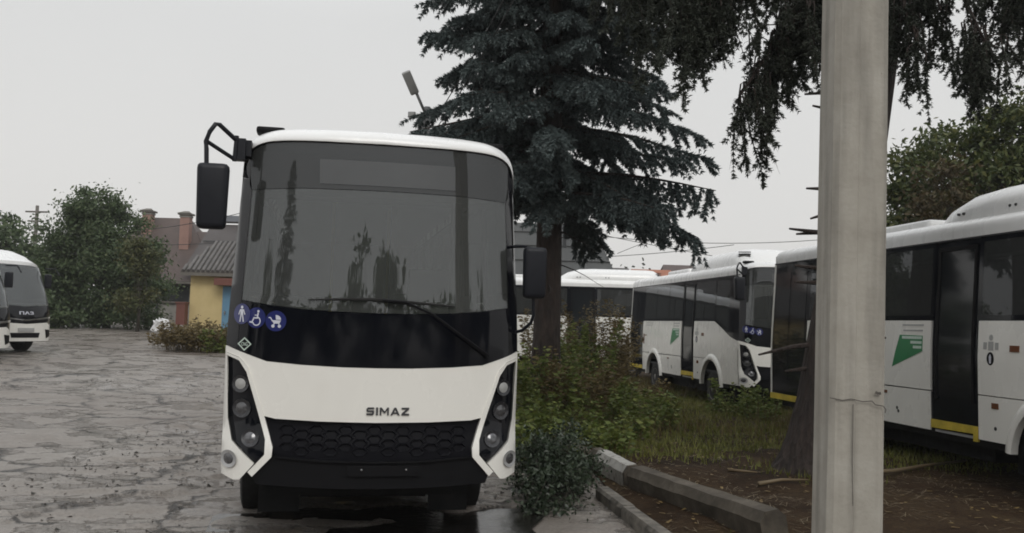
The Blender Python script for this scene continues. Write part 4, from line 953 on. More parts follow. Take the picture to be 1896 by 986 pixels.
def blue_spruce(base, H, zlow, Rmax):
    root = empty('spruce_tree', base)
    mb = MB(); mb.tube([(0.02 * math.sin(i), 0, H * i / 14.0 - 0.1) for i in range(15)], [0.27 * (1 - i / 14.5) + 0.01 + (0.06 if i == 0 else 0) for i in range(15)], 12)
    mb.build('trunk', 'spruce_bark', root, smooth=True)
    TP, TD = [], []; limbs = MB()
    z = zlow
    while z < H - 0.3:
        k = (z - zlow) / (H - zlow); nb = 8 if z < 10 else 5; a0 = RNG.uniform(0, 6.28)
        for b in range(nb):
            a = a0 + 2 * math.pi * b / nb + RNG.normal() * 0.22
            ln = Rmax * (1 - k) ** 0.8 * RNG.uniform(0.62, 1.16) * (0.85 if k < 0.06 else 1) + 0.15
            d0 = np.array([math.cos(a), math.sin(a), RNG.uniform(-0.10, 0.12) + 0.25 * k])
            path = poly_path((0, 0, z + RNG.uniform(-.15, .15)), d0, ln, 10, 0.55 * (1 - k) + 0.1, 0.035, 0.7)
            limbs.tube(path, [0.045 * (1 - i / 11) * (0.5 + 0.5 * (1 - k)) + 0.004 for i in range(11)], 5, False)
            for i in range(2, 11):
                dirb = path[i] - path[i - 1]; dirb /= np.linalg.norm(dirb)
                perp = np.cross(dirb, [0, 0, 1]); perp /= np.linalg.norm(perp) + 1e-9
                for sd in (-1, 1):
                    for rep in range(3 if z < 10 else 1):
                        tl = (0.20 + 0.36 * (1 - abs(i / 10 - 0.55) * 1.1)) * RNG.uniform(0.65, 1.2) * min(1, ln / 1.6 + .25)
                        p0 = path[i - 1] + (path[i] - path[i - 1]) * RNG.uniform()
                        dd = dirb * 0.75 + perp * sd * RNG.uniform(0.5, 1.0) + np.array([0, 0, RNG.uniform(-1.0, -0.05)])
                        tw = poly_path(p0, dd, tl, 4, 0.35, 0.06)
                        m_ = max(4, int(tl / 0.022)); t = RNG.uniform(0.05, 1, m_) * 4; ii = np.minimum(t.astype(int), 3)
                        TP.append(tw[ii] + (tw[ii + 1] - tw[ii]) * (t - ii)[:, None]); TD.append(tw[ii + 1] - tw[ii])
            t = RNG.uniform(2.0, 10, int(ln / 0.022)); ii = np.minimum(t.astype(int), 9)
            TP.append(path[ii] + (path[ii + 1] - path[ii]) * (t - ii)[:, None]); TD.append(path[ii + 1] - path[ii])
        z += RNG.uniform(0.34, 0.46) * (1 if k < .7 else .8)
    for a_, z_, ln_ in ((0.1, 4.3, 3.0), (-0.35, 4.5, 3.1), (-0.8, 4.1, 2.4), (0.5, 4.6, 2.9), (3.0, 5.2, 2.6), (3.5, 5.6, 2.7), (-2.5, 4.9, 2.2)):
        path = poly_path((0, 0, z_), (math.cos(a_), math.sin(a_), 0.06), ln_, 10, 0.5, 0.03, 0.5)
        limbs.tube(path, [0.045 * (1 - i / 11) + 0.004 for i in range(11)], 5, False)
        for i in range(3, 11):
            for rep in range(9):
                tl = RNG.uniform(0.25, 0.62); p0 = path[i - 1] + (path[i] - path[i - 1]) * RNG.uniform()
                tw = poly_path(p0, np.array([RNG.normal() * .5, RNG.normal() * .5, -0.9]) + (path[i] - path[i - 1]), tl, 4, 0.4, 0.08)
                m_ = int(tl / 0.02); t = RNG.uniform(0.0, 1, m_) * 4; ii = np.minimum(t.astype(int), 3)
                TP.append(tw[ii] + (tw[ii + 1] - tw[ii]) * (t - ii)[:, None]); TD.append(tw[ii + 1] - tw[ii])
    # dead snags below the crown
    for _ in range(9):
        a = RNG.uniform(0, 6.28); zz_ = RNG.uniform(2.2, zlow + .2)
        limbs.tube(poly_path((0, 0, zz_), (math.cos(a), math.sin(a), -0.15), RNG.uniform(.5, 1.5), 5, 0.3, 0.08), [0.018, 0.014, 0.010, 0.007, 0.005, 0.003], 4, False)
    limbs.build('branches', 'spruce_bark', root)
    TP = np.concatenate(TP); TD = np.concatenate(TD)
    c = tri_mesh('crown', needle_tufts(TP, TD, 0.080, 0.0165, 5, 0.9), 'blue_spruce_needles', root)
    return root, len(TP)
sp, n1 = blue_spruce((0.66, 17.5, 0.05), 22.0, 4.15, 2.72)
tag(sp, 'tall blue-grey spruce standing behind the front bus', 'tree')

def hang_strand(p0, ln, spread, TP, TD, limbs, dens=1.0, bare=0.12):
    d0 = np.array([RNG.normal() * spread, RNG.normal() * spread, -1.0])
    path = poly_path(p0, d0, ln, 6, 0.4, 0.09)
    limbs.tube(path, [0.009 - 0.0011 * i for i in range(7)], 4, False)
    nt_ = int(ln * 17)
    for _ in range(nt_):
        t = RNG.uniform(bare * 6, 6); i = min(int(t), 5); p = path[i] + (path[i + 1] - path[i]) * (t - i); a = RNG.uniform(0, 6.28)
        dd = np.array([math.cos(a) * 0.7, math.sin(a) * 0.7, -0.75 + RNG.normal() * 0.25]); tl = RNG.uniform(0.08, 0.26) * (1 - 0.5 * t / 6)
        if RNG.uniform() > dens:
            limbs.tube([p, p + dd * tl * .7, p + dd * tl * 1.2 + np.array([0, 0, -.05])], [0.003, 0.002, 0.001], 3, False); continue
        m_ = max(4, int(tl / 0.013)); s = RNG.uniform(0, 1, m_)[:, None]
        TP.append(p + dd * s * tl + np.array([0, 0, -0.1]) * (s * tl) ** 2 * 3); TD.append(np.repeat(dd[None], m_, 0))
    m_ = int(ln / 0.014 * dens); t = RNG.uniform(bare * 6, 6, m_); ii = np.minimum(t.astype(int), 5)
    TP.append(path[ii] + (path[ii + 1] - path[ii]) * (t - ii)[:, None]); TD.append(path[ii + 1] - path[ii])
def old_spruce():
    base = (3.62, 11.45, 0.08); root = empty('spruce_tree', base)
    top = np.array([0.98, 0.0, 9.8]); mb = MB()
    ctr = lambda z: np.array([0.88 * (z / 6.0) ** 0.85 if z > 0 else 0.0, 0.0, z])
    zs = [-0.1, 0.05, 0.2, 0.45, 0.9, 1.5, 2.2, 3, 4, 5, 6, 7.5, 9.5, 12]
    rr = [0.44, 0.40, 0.36, 0.33, 0.31, 0.30, 0.295, 0.29, 0.285, 0.28, 0.27, 0.24, 0.19, 0.1]
    n = 18; V = []; Fs = []
    for z, r in zip(zs, rr):
        c = ctr(z)
        for j in range(n):
            t = 2 * math.pi * j / n; q = r * (1 + (0.10 if z < 1 else 0.04) * math.sin(3 * t + z) + 0.05 * (vnoise(j * .9, z * 3, 51) - .5) * 2); V.append((c[0] + q * math.cos(t), c[1] + q * math.sin(t), z))
    for i in range(len(zs) - 1):
        for j in range(n): Fs.append([i * n + j, i * n + (j + 1) % n, (i + 1) * n + (j + 1) % n, (i + 1) * n + j])
    mobj('trunk', V, Fs, 'spruce_bark', root, smooth=True)
    TP, TD = [], []; limbs = MB(); B = np.array(base)
    def bough(z0, end, sag, strands, lrange, spread=0.22, dens=0.9, tmin=0.35, width=0.3):
        """a limb from the trunk to `end` (world), with hanging strands along its outer part"""
        p0 = ctr(z0); p1 = np.array(end) - B; mids = []
        for i in range(13):
            t = i / 12; p = p0 * (1 - t) + p1 * t; p = p + np.array([0, 0, sag * 4 * t * (1 - t)]); mids.append(p + RNG.normal(size=3) * 0.02)
        limbs.tube(mids, [0.055 * (1 - i / 13) + 0.008 for i in range(13)], 6, False)
        for _ in range(strands):
            t = RNG.uniform(tmin, 1.0) * 12; i = min(int(t), 11); p = mids[i] + (mids[i + 1] - mids[i]) * (t - i)
            off = RNG.normal(size=3) * np.array([width, width, 0.05]); 
            limbs.tube([p, p + off * .5 + np.array([0, 0, .02]), p + off], [0.010, 0.008, 0.006], 4, False)
            hang_strand(p + off, RNG.uniform(*lrange), spread, TP, TD, limbs, dens)
    # left, dense dark mass over the blue spruce
    bough(7.2, (1.20, 9.6, 5.75), 0.5, 58, (0.5, 1.15), 0.14, 0.98, 0.74, 0.22)
    bough(6.9, (1.50, 9.5, 5.30), 0.6, 58, (0.5, 1.25), 0.12, 0.98, 0.78, 0.15)
    bough(6.7, (1.66, 9.5, 5.0), 0.7, 44, (0.45, 1.1), 0.10, 0.97, 0.86, 0.10)
    bough(7.6, (0.95, 10.2, 5.9), 0.5, 40, (0.4, 0.85), 0.18, 0.96, 0.75, 0.22)
    bough(6.6, (1.95, 9.8, 5.3), 0.5, 26, (0.4, 1.0), 0.30, 0.45, 0.75, 0.16)     # sparse, half bare
    # the long hanging boughs left of the pole
    bough(6.6, (2.42, 10.0, 4.25), 0.45, 50, (0.45, 1.1), 0.12, 0.93, 0.6, 0.09)
    bough(6.3, (2.80, 10.2, 4.85), 0.5, 44, (0.4, 1.0), 0.14, 0.94, 0.55, 0.14)
    bough(6.6, (3.05, 9.9, 5.15), 0.5, 44, (0.4, 1.05), 0.16, 0.94, 0.45, 0.16)
    bough(6.8, (3.35, 10.1, 5.35), 0.4, 34, (0.35, 0.95), 0.16, 0.94, 0.4, 0.16)
    bough(7.0, (2.35, 9.7, 5.35), 0.4, 30, (0.35, 0.85), 0.2, 0.85, 0.7, 0.16)
    # right of the trunk
    bough(6.4, (4.95, 10.9, 5.55), 0.3, 44, (0.45, 1.15), 0.13, 0.95, 0.05, 0.13)
    bough(6.0, (4.55, 10.6, 5.05), 0.2, 30, (0.35, 0.95), 0.10, 0.95, 0.1, 0.09)
    bough(7.2, (5.7, 10.2, 5.6), 0.3, 60, (0.45, 1.05), 0.18, 0.95, 0.72, 0.28)
    bough(6.8, (5.15, 10.2, 4.85), 0.4, 34, (0.45, 0.95), 0.10, 0.95, 0.88, 0.10)
    bough(7.5, (6.3, 10.4, 5.6), 0.3, 40, (0.4, 1.0), 0.2, 0.93, 0.7, 0.3)
    # the rest of the crown above the picture
    for k in range(14):
        a = k * 2.4; z0 = 8 + k * 0.3; r_ = 3.0 - 0.12 * k
        bough(z0, (B[0] + .8 + r_ * math.cos(a), B[1] + r_ * math.sin(a), z0 - 0.6), 0.3, 7, (0.4, 0.9), 0.2, 0.9, 0.2, 0.25)
    # broken dead stubs on the trunk
    for z0, a, l, up_ in ((4.60, 172, .55, .05), (4.25, 178, .42, .35), (3.35, 176, .36, .2), (3.15, 184, .30, -.1), (2.85, 172, .40, .1), (2.78, 180, .5, .25), (2.35, 176, .35, .3), (1.55, 174, .66, -.12), (1.62, 10, .40, .1), (2.2, 186, .36, .2), (1.2, 182, .3, .1)):
        a = R(a); c = ctr(z0); d = np.array([math.cos(a), math.sin(a) - .15, up_])
        limbs.tube([c + d * .1, c + d * (.15 + l * .5), c + d * (.25 + l) + np.array([0, 0, -.06])], [0.036, 0.028, 0.012], 6)
    limbs.build('branches', 'spruce_bark', root)
    TPa = np.concatenate(TP); TDa = np.concatenate(TD)
    tri_mesh('crown', needle_tufts(TPa, TDa, 0.042, 0.0082, 4, 0.95), 'dark_spruce_needles', root)
    return root, len(TPa)
sp2, n2 = old_spruce()
tag(sp2, 'old spruce with dark drooping boughs, its trunk behind the concrete pole', 'tree')

def leafy(name, base, blobs, nleaf, size, mat, trunk_r=0.15, label='', cat='tree', seed=1, clump=0.35, nclump=60, bark_m='tree_bark', group=None, up=0.0):
    rng = np.random.default_rng(seed); root = empty(name, base)
    B = np.array(blobs, float); vol = B[:, 3] * B[:, 4] * B[:, 5]; idx = rng.choice(len(B), nclump, p=vol / vol.sum())
    d = rng.normal(size=(nclump, 3)); d /= np.linalg.norm(d, axis=1, keepdims=True); r = rng.uniform(0.35, 1.05, nclump)[:, None] ** 0.6
    C = B[idx, :3] + d * r * B[idx, 3:6]
    limbs = MB(); zt = B[:, 2].mean()
    limbs.tube([(0, 0, -0.1), (0.03, 0.02, zt * 0.35), (0.0, 0.05, zt * 0.8)], [trunk_r * 1.2, trunk_r, trunk_r * 0.6], 8)
    tr = limbs.build('trunk', bark_m, root, smooth=True)
    limbs = MB()
    for c in C[::2]:
        s0 = np.array([0, 0, rng.uniform(0.25, 0.75) * zt]); midp = s0 * .5 + c * .5 + rng.normal(size=3) * 0.15 + np.array([0, 0, -.1])
        limbs.tube([s0, midp, c], [trunk_r * 0.35, trunk_r * 0.2, 0.008], 4, False)
    limbs.build('branches', bark_m, root)
    k = rng.integers(0, nclump, nleaf); cs = clump * rng.uniform(0.6, 1.4, nclump)
    Pn = C[k] + rng.normal(size=(nleaf, 3)) * cs[k][:, None] * np.array([1, 1, 0.62])
    Pn[:, 2] = np.maximum(Pn[:, 2], 0.03)
    nrm = rng.normal(size=(nleaf, 3)) + np.array([0, 0, 0.7 + up]); nrm /= np.linalg.norm(nrm, axis=1, keepdims=True)
    a = np.cross(nrm, rng.normal(size=(nleaf, 3))); a /= np.linalg.norm(a, axis=1, keepdims=True); b = np.cross(nrm, a)
    s = (size * rng.uniform(0.6, 1.3, nleaf))[:, None]
    Q = np.empty((nleaf, 4, 3)); Q[:, 0] = Pn - a * s; Q[:, 1] = Pn + b * s * .45; Q[:, 2] = Pn + a * s; Q[:, 3] = Pn - b * s * .45
    tri_mesh('crown', Q.reshape(-1, 3), mat, root, 4)
    tag(root, label, cat, group); return root
g0 = gz(-19.5, 45)
leafy('broadleaf_tree', (-19.4, 45.5, g0), [(-0.2, 0, 2.3, 2.9, 2.2, 2.0), (-1.2, 0, 4.2, 2.2, 1.6, 1.5), (-0.9, 0, 5.9, 1.4, 1.2, 1.0), (1.0, 0, 4.0, 1.4, 1.4, 1.1), (-1.9, 0, 5.0, 0.9, .9, .8), (0.4, 0, 5.4, 0.9, .8, .8), (1.4, -1, 0.7, 1.6, 1.2, 0.8), (-1.4, -1, 0.7, 2.0, 1.2, 0.8), (-2.6, 0, 1.5, 1.0, 1.0, 1.3)], 52000, 0.10, 'leaf_left', 0.17, 'dark green leafy tree spreading in front of the brown-roofed house', seed=3, clump=0.34, nclump=170)
leafy('broadleaf_tree', (-28.5, 52, gz(-28, 52)), [(0, 0, 3, 3.5, 2.5, 2.6), (-3, 0, 4.5, 2.6, 2, 2.0), (3.4, 0, 2.6, 2.0, 2, 2.0)], 14000, 0.16, 'leaf_left', 0.2, 'dark tree at the far left edge behind the small buses', seed=4, clump=0.5, nclump=90)
leafy('broadleaf_tree', (12.6, 25.5, 0.0), [(0, 0, 5.6, 2.6, 2.2, 2.2), (2.0, 0, 6.8, 2.2, 2, 1.9), (-1.2, 0, 5.0, 1.5, 1.5, 1.7), (3.2, 0, 4.8, 2.4, 2, 2.4), (-0.3, 0, 7.3, 1.2, 1.1, 1.0), (1.0, 0, 3.6, 3.0, 2, 1.6)], 60000, 0.095, 'leaf_right', 0.22, 'dense dark green tree behind the bus at right edge', seed=5, clump=0.34, nclump=200)
leafy('broadleaf_tree', (10.6, 23.5, 0.0), [(0, 0, 4.9, 0.9, 0.9, 1.3), (0.3, 0, 3.6, 1.0, 0.9, 1.0)], 5000, 0.075, 'leaf_rust', 0.09, 'thin rust-brown young tree right of the pole, above the bus roof', seed=6, clump=0.24, nclump=40)
leafy('yellowing_bush', (-16.6, 42.2, gz(-16.6, 42.2)), [(0, 0, 3.3, 0.7, 0.7, 0.8), (-0.3, 0, 1.7, 0.6, 0.7, 1.2)], 4500, 0.09, 'leaf_yellowish', 0.07, 'slim yellow-green tree at the right side of dark tree', seed=8, clump=0.25, nclump=30)
leafy('garden_bush', (-22.8, 43.0, gz(-22.8, 43)), [(0, 0, 1.0, 1.5, 1.0, 1.0), (1.6, 0, 0.8, 1.0, 0.8, 0.8)], 5000, 0.11, 'leaf_left', 0.05, 'low dark bush right of the small white bus', 'bush', seed=9, clump=0.28, nclump=45)
leafy('leafy_shrub', (0.50, 9.75, 0.0), [(0, 0, 0.30, 0.42, 0.62, 0.30), (0.1, 0.5, 0.35, 0.32, 0.45, 0.32), (-0.12, -0.75, 0.18, 0.26, 0.4, 0.2), (-0.2, 0.1, 0.45, 0.22, 0.3, 0.2)], 9000, 0.026, 'shrub_leaf', 0.012, 'low dark silvery-leaved shrub between the front bus and the kerb', 'shrub', seed=10, clump=0.075, nclump=150)

# ------------------------------------------------------------------ weeds and grass
def blades(n, xf, h, wd, mat, name, label, cat, lean=0.5, kind='stuff', mask=None):
    P = np.array([xf() for _ in range(n)])
    h_ = h * RNG.uniform(0.45, 1.3, n); a = RNG.uniform(0, 2 * np.pi, n); ln = RNG.uniform(0.1, lean, n)
    side = np.stack([-np.sin(a), np.cos(a), np.zeros(n)], 1) * wd
    V = np.empty((n, 3, 3)); tip = P + np.stack([np.cos(a) * h_ * ln, np.sin(a) * h_ * ln, h_], 1)
    V[:, 0] = P - side; V[:, 1] = P + side; V[:, 2] = tip
    o = tri_mesh(name, V.reshape(-1, 3), mat); tag(o, label, cat, None, kind); return o
def bed_pt(ylo, yhi, dmax, mf=None, pw=1.0):
    def f():
        while True:
            y = ylo + (yhi - ylo) * random.random() ** pw; d = 0.12 + (dmax - 0.12) * random.random(); x = edge_x(y) + d
            if mf is None or random.random() < mf(x, y): return (x, y, bed_z(x, y) - 0.01)
    return f
gm = lambda x, y: smooth((vnoise(x * 0.55, y * 0.55, 61) * 0.55 + 0.75 * smooth((y - 10.2) / 4.5) - 0.42) / 0.3)
blades(70000, bed_pt(7.5, 30, 8.0, gm, 1.0), 0.085, 0.008, 'grass_mat', 'grass', 'short olive grass covering the planting bed', 'grass', 0.9)
blades(3500, bed_pt(14.5, 30, 6.5, lambda x, y: smooth((vnoise(x * .5, y * .5, 63) - .35) / .3)), 0.26, 0.008, 'weed_dry', 'tall_dry_grass', 'tall dry grass stalks around the parked buses', 'grass', 0.6)
lit = lambda x, y: smooth((vnoise(x * 0.9, y * 0.9, 65) - 0.25) / 0.4)
def litter(n, xf, ln, wd, mat, name, label, cat):
    P = np.array([xf() for _ in range(n)]); a = RNG.uniform(0, 2 * np.pi, n); l = ln * RNG.uniform(.3, 1.4, n)
    d = np.stack([np.cos(a), np.sin(a), RNG.normal(size=n) * .12], 1) * l[:, None] * .5; s = np.stack([-np.sin(a), np.cos(a), np.zeros(n)], 1) * wd
    P[:, 2] += 0.025; Q = np.empty((n, 4, 3)); Q[:, 0] = P - d - s; Q[:, 1] = P + d - s * .4; Q[:, 2] = P + d + s * .4; Q[:, 3] = P - d + s
    tag(tri_mesh(name, Q.reshape(-1, 3), mat, None, 4), label, cat, None, 'stuff')
litter(5200, bed_pt(4.5, 16, 7.0, lit), 0.12, 0.004, 'straw', 'straw_litter', 'dry straw and needles strewn over the brown soil', 'litter')
litter(1500, bed_pt(4.5, 22, 7.0), 0.05, 0.018, 'fallen_leaf', 'fallen_leaves', 'fallen leaves scattered on the soil', 'leaves')
def weed_plant(loc, h, n, mat, label, dry=False, seed=1, spread=0.35, leaf=0.045, dens=40):
    rng = np.random.default_rng(seed); root = empty('tall_weed', loc); st = MB(); LP = []; LD = []
    for i in range(n):
        a = rng.uniform(0, 6.28); r0 = spread * math.sqrt(rng.uniform()); hh = h * rng.uniform(0.55, 1.1)
        p0 = np.array([r0 * math.cos(a), r0 * math.sin(a), 0]); d = np.array([math.cos(a) * .25, math.sin(a) * .25, 1.0]) + rng.normal(size=3) * .08
        pts = [p0 + d * hh * t + np.array([0, 0, -0.06 * t * t]) for t in (0, .33, .66, 1.0)]
        st.tube(pts, [0.008, 0.006, 0.004, 0.002], 4, False)
        m_ = int(dens * hh); t = rng.uniform(0.08 if not dry else .35, 1.0, m_)[:, None]
        pp = p0 + d * hh * t; ang = rng.uniform(0, 6.28, m_); rad = (0.04 + 0.16 * (1 - t[:, 0]) + (0.07 if dry else 0)) * rng.uniform(.3, 1, m_)
        LP.append(pp + np.stack([np.cos(ang) * rad, np.sin(ang) * rad, rng.normal(size=m_) * .03], 1)); LD.append(np.stack([np.cos(ang), np.sin(ang), rng.uniform(-.3, .5, m_)], 1))
    st.build('stems', 'weed_dry', root)['kind'] = 'stuff'
    P = np.concatenate(LP); D = np.concatenate(LD); D /= np.linalg.norm(D, axis=1, keepdims=True); k = len(P)
    s = np.cross(D, rng.normal(size=(k, 3))); s /= np.linalg.norm(s, axis=1, keepdims=True); l = (leaf * rng.uniform(.5, 1.4, k))[:, None]
    Q = np.empty((k, 4, 3)); Q[:, 0] = P - D * l; Q[:, 1] = P + s * l * .42; Q[:, 2] = P + D * l; Q[:, 3] = P - s * l * .42
    tri_mesh('leaves', Q.reshape(-1, 3), mat, root, 4); tag(root, label, 'weed', 'tall weeds in front of the far buses')
W = [((0.42, 11.7), 0.5, 34, 'weed_green', 'low green weed directly behind the silvery shrub', False, .32),
     ((0.38, 13.2), 0.6, 34, 'weed_green', 'green weed between the front bus and the kerb', False, .32),
     ((1.5, 13.6), 0.42, 26, 'weed_green', 'small green weed in the grass behind the white painted kerb', False, .4),
     ((1.25, 12.2), 0.36, 24, 'weed_green', 'small weed just behind the white painted kerb stone', False, .3),
     ((2.2, 15.6), 0.5, 26, 'weed_green', 'leafy weed in the middle of the grass', False, .5),
     ((0.62, 16.2), 1.25, 30, 'weed_green', 'green weed hiding the foot of the blue spruce trunk', False, .4),
     ((1.15, 16.0), 1.05, 26, 'weed_dry', 'brownish weed right of the blue spruce trunk foot', True, .4),
     ((0.95, 17.2), 1.25, 26, 'weed_green', 'bushy green weed beside the right-hand mirror of the front bus', False, .45),
     ((1.55, 19.2), 1.75, 26, 'weed_green', 'tall green weed second from the front bus, before the far bus', False, .5),
     ((1.75, 20.8), 2.0, 34, 'weed_dry', 'tallest brown dry weed in the clump before the far bus', True, .55),
     ((2.2, 22.4), 1.6, 24, 'weed_dry', 'brown dry weed at the rear corner of the middle bus', True, .45),
     ((1.0, 21.5), 1.9, 24, 'weed_dry', 'brown dry weed showing just right of the mirror arm', True, .5),
     ((1.75, 16.6), 0.8, 24, 'weed_green', 'low green weed in the grass left of the middle bus', False, .45),
     ((0.85, 14.8), 0.62, 26, 'weed_green', 'low leafy weed by the kerb next to the front bus', False, .4),
     ((2.5, 18.2), 0.5, 18, 'weed_green', 'low weed near the rear wheel of the middle bus', False, .45),
     ((4.35, 18.35), 0.62, 20, 'weed_green', 'pale leafy weed at the front wheel of the middle bus', False, .4),
     ((4.75, 17.7), 0.5, 16, 'weed_green', 'small weed under the front bumper of the middle bus', False, .35),
     ((3.1, 21.6), 0.4, 14, 'weed_dry', 'short dry weed by the rear door of the middle bus', True, .4)]
for i, ((x, y), h, n, mt, lb, dry, spd) in enumerate(W):
    weed_plant((x, y, bed_z(x, y)), h, n, mt, lb, dry, 70 + i, spd, 0.05 if not dry else 0.04, 75 if not dry else 95)
# fallen branch and twigs on the soil
def stick(pts, r0, label):
    mb = MB(); mb.tube([(x, y, bed_z(x, y) + z) for x, y, z in pts], [r0 * (1 - 0.55 * i / (len(pts) - 1)) for i in range(len(pts))], 7)
    o = mb.build('fallen_branch', 'straw', smooth=True); tag(o, label, 'branch', 'sticks lying on the soil')
stick([(4.0, 11.0, .05), (4.6, 11.35, .06), (5.2, 11.8, .05), (5.9, 12.25, .05)], 0.030, 'long thin pale branch on the soil right of the pole')
stick([(2.72, 10.3, .04), (3.0, 10.42, .04), (3.35, 10.6, .05)], 0.026, 'short pale stick lying left of the spruce trunk base')
stick([(2.55, 10.95, .03), (2.7, 10.85, .05), (2.85, 10.85, .03)], 0.022, 'small bent stick on the soil behind the short pale stick')
# weeds before the shed
for i, ((x, y), h, mt, lb) in enumerate([((-10.3, 30.2), .9, 'weed_dry', 'dry weed clump at the left foot of the yellow shed'), ((-9.5, 30.0), .8, 'weed_dry', 'dry weed clump before the yellow shed wall'), ((-8.8, 29.8), .75, 'weed_green', 'green weed clump before the blue door'), ((-8.0, 29.7), 1.1, 'weed_dry', 'thin dry weed clump touching the front bus outline'), ((-10.9, 31.0), .55, 'weed_dry', 'low dry weed clump farthest left of the shed')]):
    weed_plant((x, y, gz(x, y)), h, 60, mt, lb, mt == 'weed_dry', 90 + i, .75, 0.06, 60)
def yard_pt():
    while True:
        y = 6.0 + 14 * random.random(); x = -9 + 10 * random.random()
        if vnoise(x * .7, y * .7, 77) > .45 and x < edge_x(y) - .05: return (x, y, yard_z(x, y))
rv = []; 
for _ in range(4200):
    x, y, z = yard_pt(); s = 0.006 + 0.024 * random.random() ** 3
    q = [Vector((random.gauss(0, 1), random.gauss(0, 1), random.gauss(0, .6))).normalized() * s for _ in range(5)]
    c = Vector((x, y, z + s * .3)); 
    for t in ((0, 1, 2), (0, 2, 3), (0, 3, 4), (0, 4, 1), (1, 2, 3), (1, 3, 4)): rv += [tuple(c + q[k]) for k in t]
tag(tri_mesh('gravel', np.array(rv), 'pebble'), 'small stones scattered over the broken wet asphalt', 'gravel', None, 'stuff')

# ------------------------------------------------------------------ buildings
def quad_prism(name, V8, mat, parent): return mobj(name, V8, [[0, 3, 2, 1], [4, 5, 6, 7], [0, 1, 5, 4], [1, 2, 6, 5], [2, 3, 7, 6], [3, 0, 4, 7]], mat, parent)
def slab(name, a, b, c, d, th, mat, parent):
    n = (Vector(b) - Vector(a)).cross(Vector(d) - Vector(a)).normalized() * th
    vs = [a, b, c, d]; return quad_prism(name, [tuple(Vector(v) - n) for v in vs] + vs, mat, parent)
def bx(name, c, d, mat, parent, rz=0): mb = MB(); mb.box(c, d, rz); return mb.build(name, mat, parent)
# yellow shed
sz = gz(-12, 38.2); shed = empty('shed', (-12.9, 38.0, sz))
bx('wall', (3.0, 1.5, 1.26), (6.0, 3.0, 2.54), 'yellow_plaster', shed)
ro = slab('roof', (-0.28, -0.42, 2.66), (6.4, -0.42, 2.66), (6.4, 1.75, 3.98), (0.35, 1.75, 3.98), 0.05, 'old_board', shed)
k = 0
for i in range(34):
    x0 = -0.26 + i * 0.195
    mb = MB(); tl = max(0.0, min(1.0, (x0 + 0.28) / 0.63)); 
    mb.tube([(x0 + 0.1, -0.47, 2.685), (x0 + 0.1, -0.47 + 2.2 * min(1, 0.15 + tl * .99), 2.685 + 1.34 * min(1, 0.15 + tl * .99))], 0.07, 8)
    mb.build('roof_wave', 'corrugated', ro)
slab('roof_back', (0.35, 1.75, 3.98), (6.4, 1.75, 3.98), (6.4, 3.4, 3.0), (-0.28, 3.4, 3.0), 0.05, 'old_board', shed)
bx('fascia', (3.06, -0.40, 2.57), (6.7, 0.05, 0.16), 'old_board', shed)
dr = bx('door', (1.80, -0.02, 1.06), (0.95, 0.06, 2.1), 'blue_door', shed); bx('handle', (1.45, -0.08, 1.05), (0.05, 0.06, 0.15), 'chrome', dr)
bx('door_hood', (1.55, -0.28, 2.28), (0.9, 0.5, 0.28), 'rust_red', shed)
tag(shed, 'yellow plastered shed with corrugated roof and blue door, left of front bus', 'shed')
cab = empty('metal_cabinet', (-13.05, 37.6, sz)); bx('box', (0, 0, 0.95), (0.34, 0.4, 0.85), 'rust_red', cab); bx('lid', (0, 0, 1.40), (0.40, 0.46, 0.06), 'rust_red', cab); bx('leg', (-0.12, 0, 0.26), (0.05, 0.05, 0.56), 'rust_red', cab); bx('leg', (0.12, 0, 0.26), (0.05, 0.05, 0.56), 'rust_red', cab)
tag(cab, 'rust-red metal cabinet beside the left corner of the yellow shed', 'cabinet')
bag = MB()
for k in range(7):
    bag.tube([(random.uniform(-.3, .3), random.uniform(-.1, .1), 0), (random.uniform(-.3, .3), random.uniform(-.1, .1), random.uniform(.15, .4)), (random.uniform(-.3, .3), 0, random.uniform(.2, .55))], [.14, .12, .02], 6)
bo = bag.build('crumpled_sheet', 'plastic_bag'); bo.location = (-13.2, 35.8, gz(-13.2, 35.8) + .35); tag(bo, 'crumpled white plastic sheet on the weeds by the red cabinet', 'rubbish')
# brown house
hz_ = gz(-20, 55); hs_ = empty('house', (-23.0, 54.5, hz_))
bx('wall', (4.5, 3.0, 1.2), (9.6, 6.0, 2.6), 'grey_plaster', hs_)
slab('roof', (-1.2, -0.6, 2.35), (6.2, -0.6, 2.35), (3.2, 3.2, 6.35), (0.2, 3.2, 6.35), 0.1, 'brown_roof', hs_)
slab('roof', (6.2, -0.6, 2.35), (6.2, 7.0, 2.35), (3.2, 3.2, 6.35), (3.19, 3.2, 6.35), 0.1, 'brown_roof', hs_)
slab('roof', (3.0, -0.62, 2.37), (12.5, -0.62, 2.37), (12.5, 2.6, 5.5), (3.0, 2.6, 5.5), 0.1, 'brown_roof', hs_)
slab('roof', (12.5, 5.8, 2.37), (3.0, 5.8, 2.37), (3.0, 2.6, 5.5), (12.5, 2.6, 5.5), 0.1, 'brown_roof', hs_)
slab('roof', (4.3, -1.0, 2.9), (12.0, -1.0, 2.9), (12.0, 1.8, 5.9), (5.0, 1.8, 5.9), 0.1, 'grey_brown_roof', hs_)
for z in (0.28, 0.62): 
    bx('roof_seam', (8.4, -1.0 + 2.8 * z - 0.06, 2.9 + 3.0 * z + 0.04), (7.0, 0.05, 0.05), 'dark_roof', hs_)
bx('roof_ridge', (6.6, 2.2, 6.25), (2.4, 1.2, 0.35), 'blue_grey_roof', hs_)
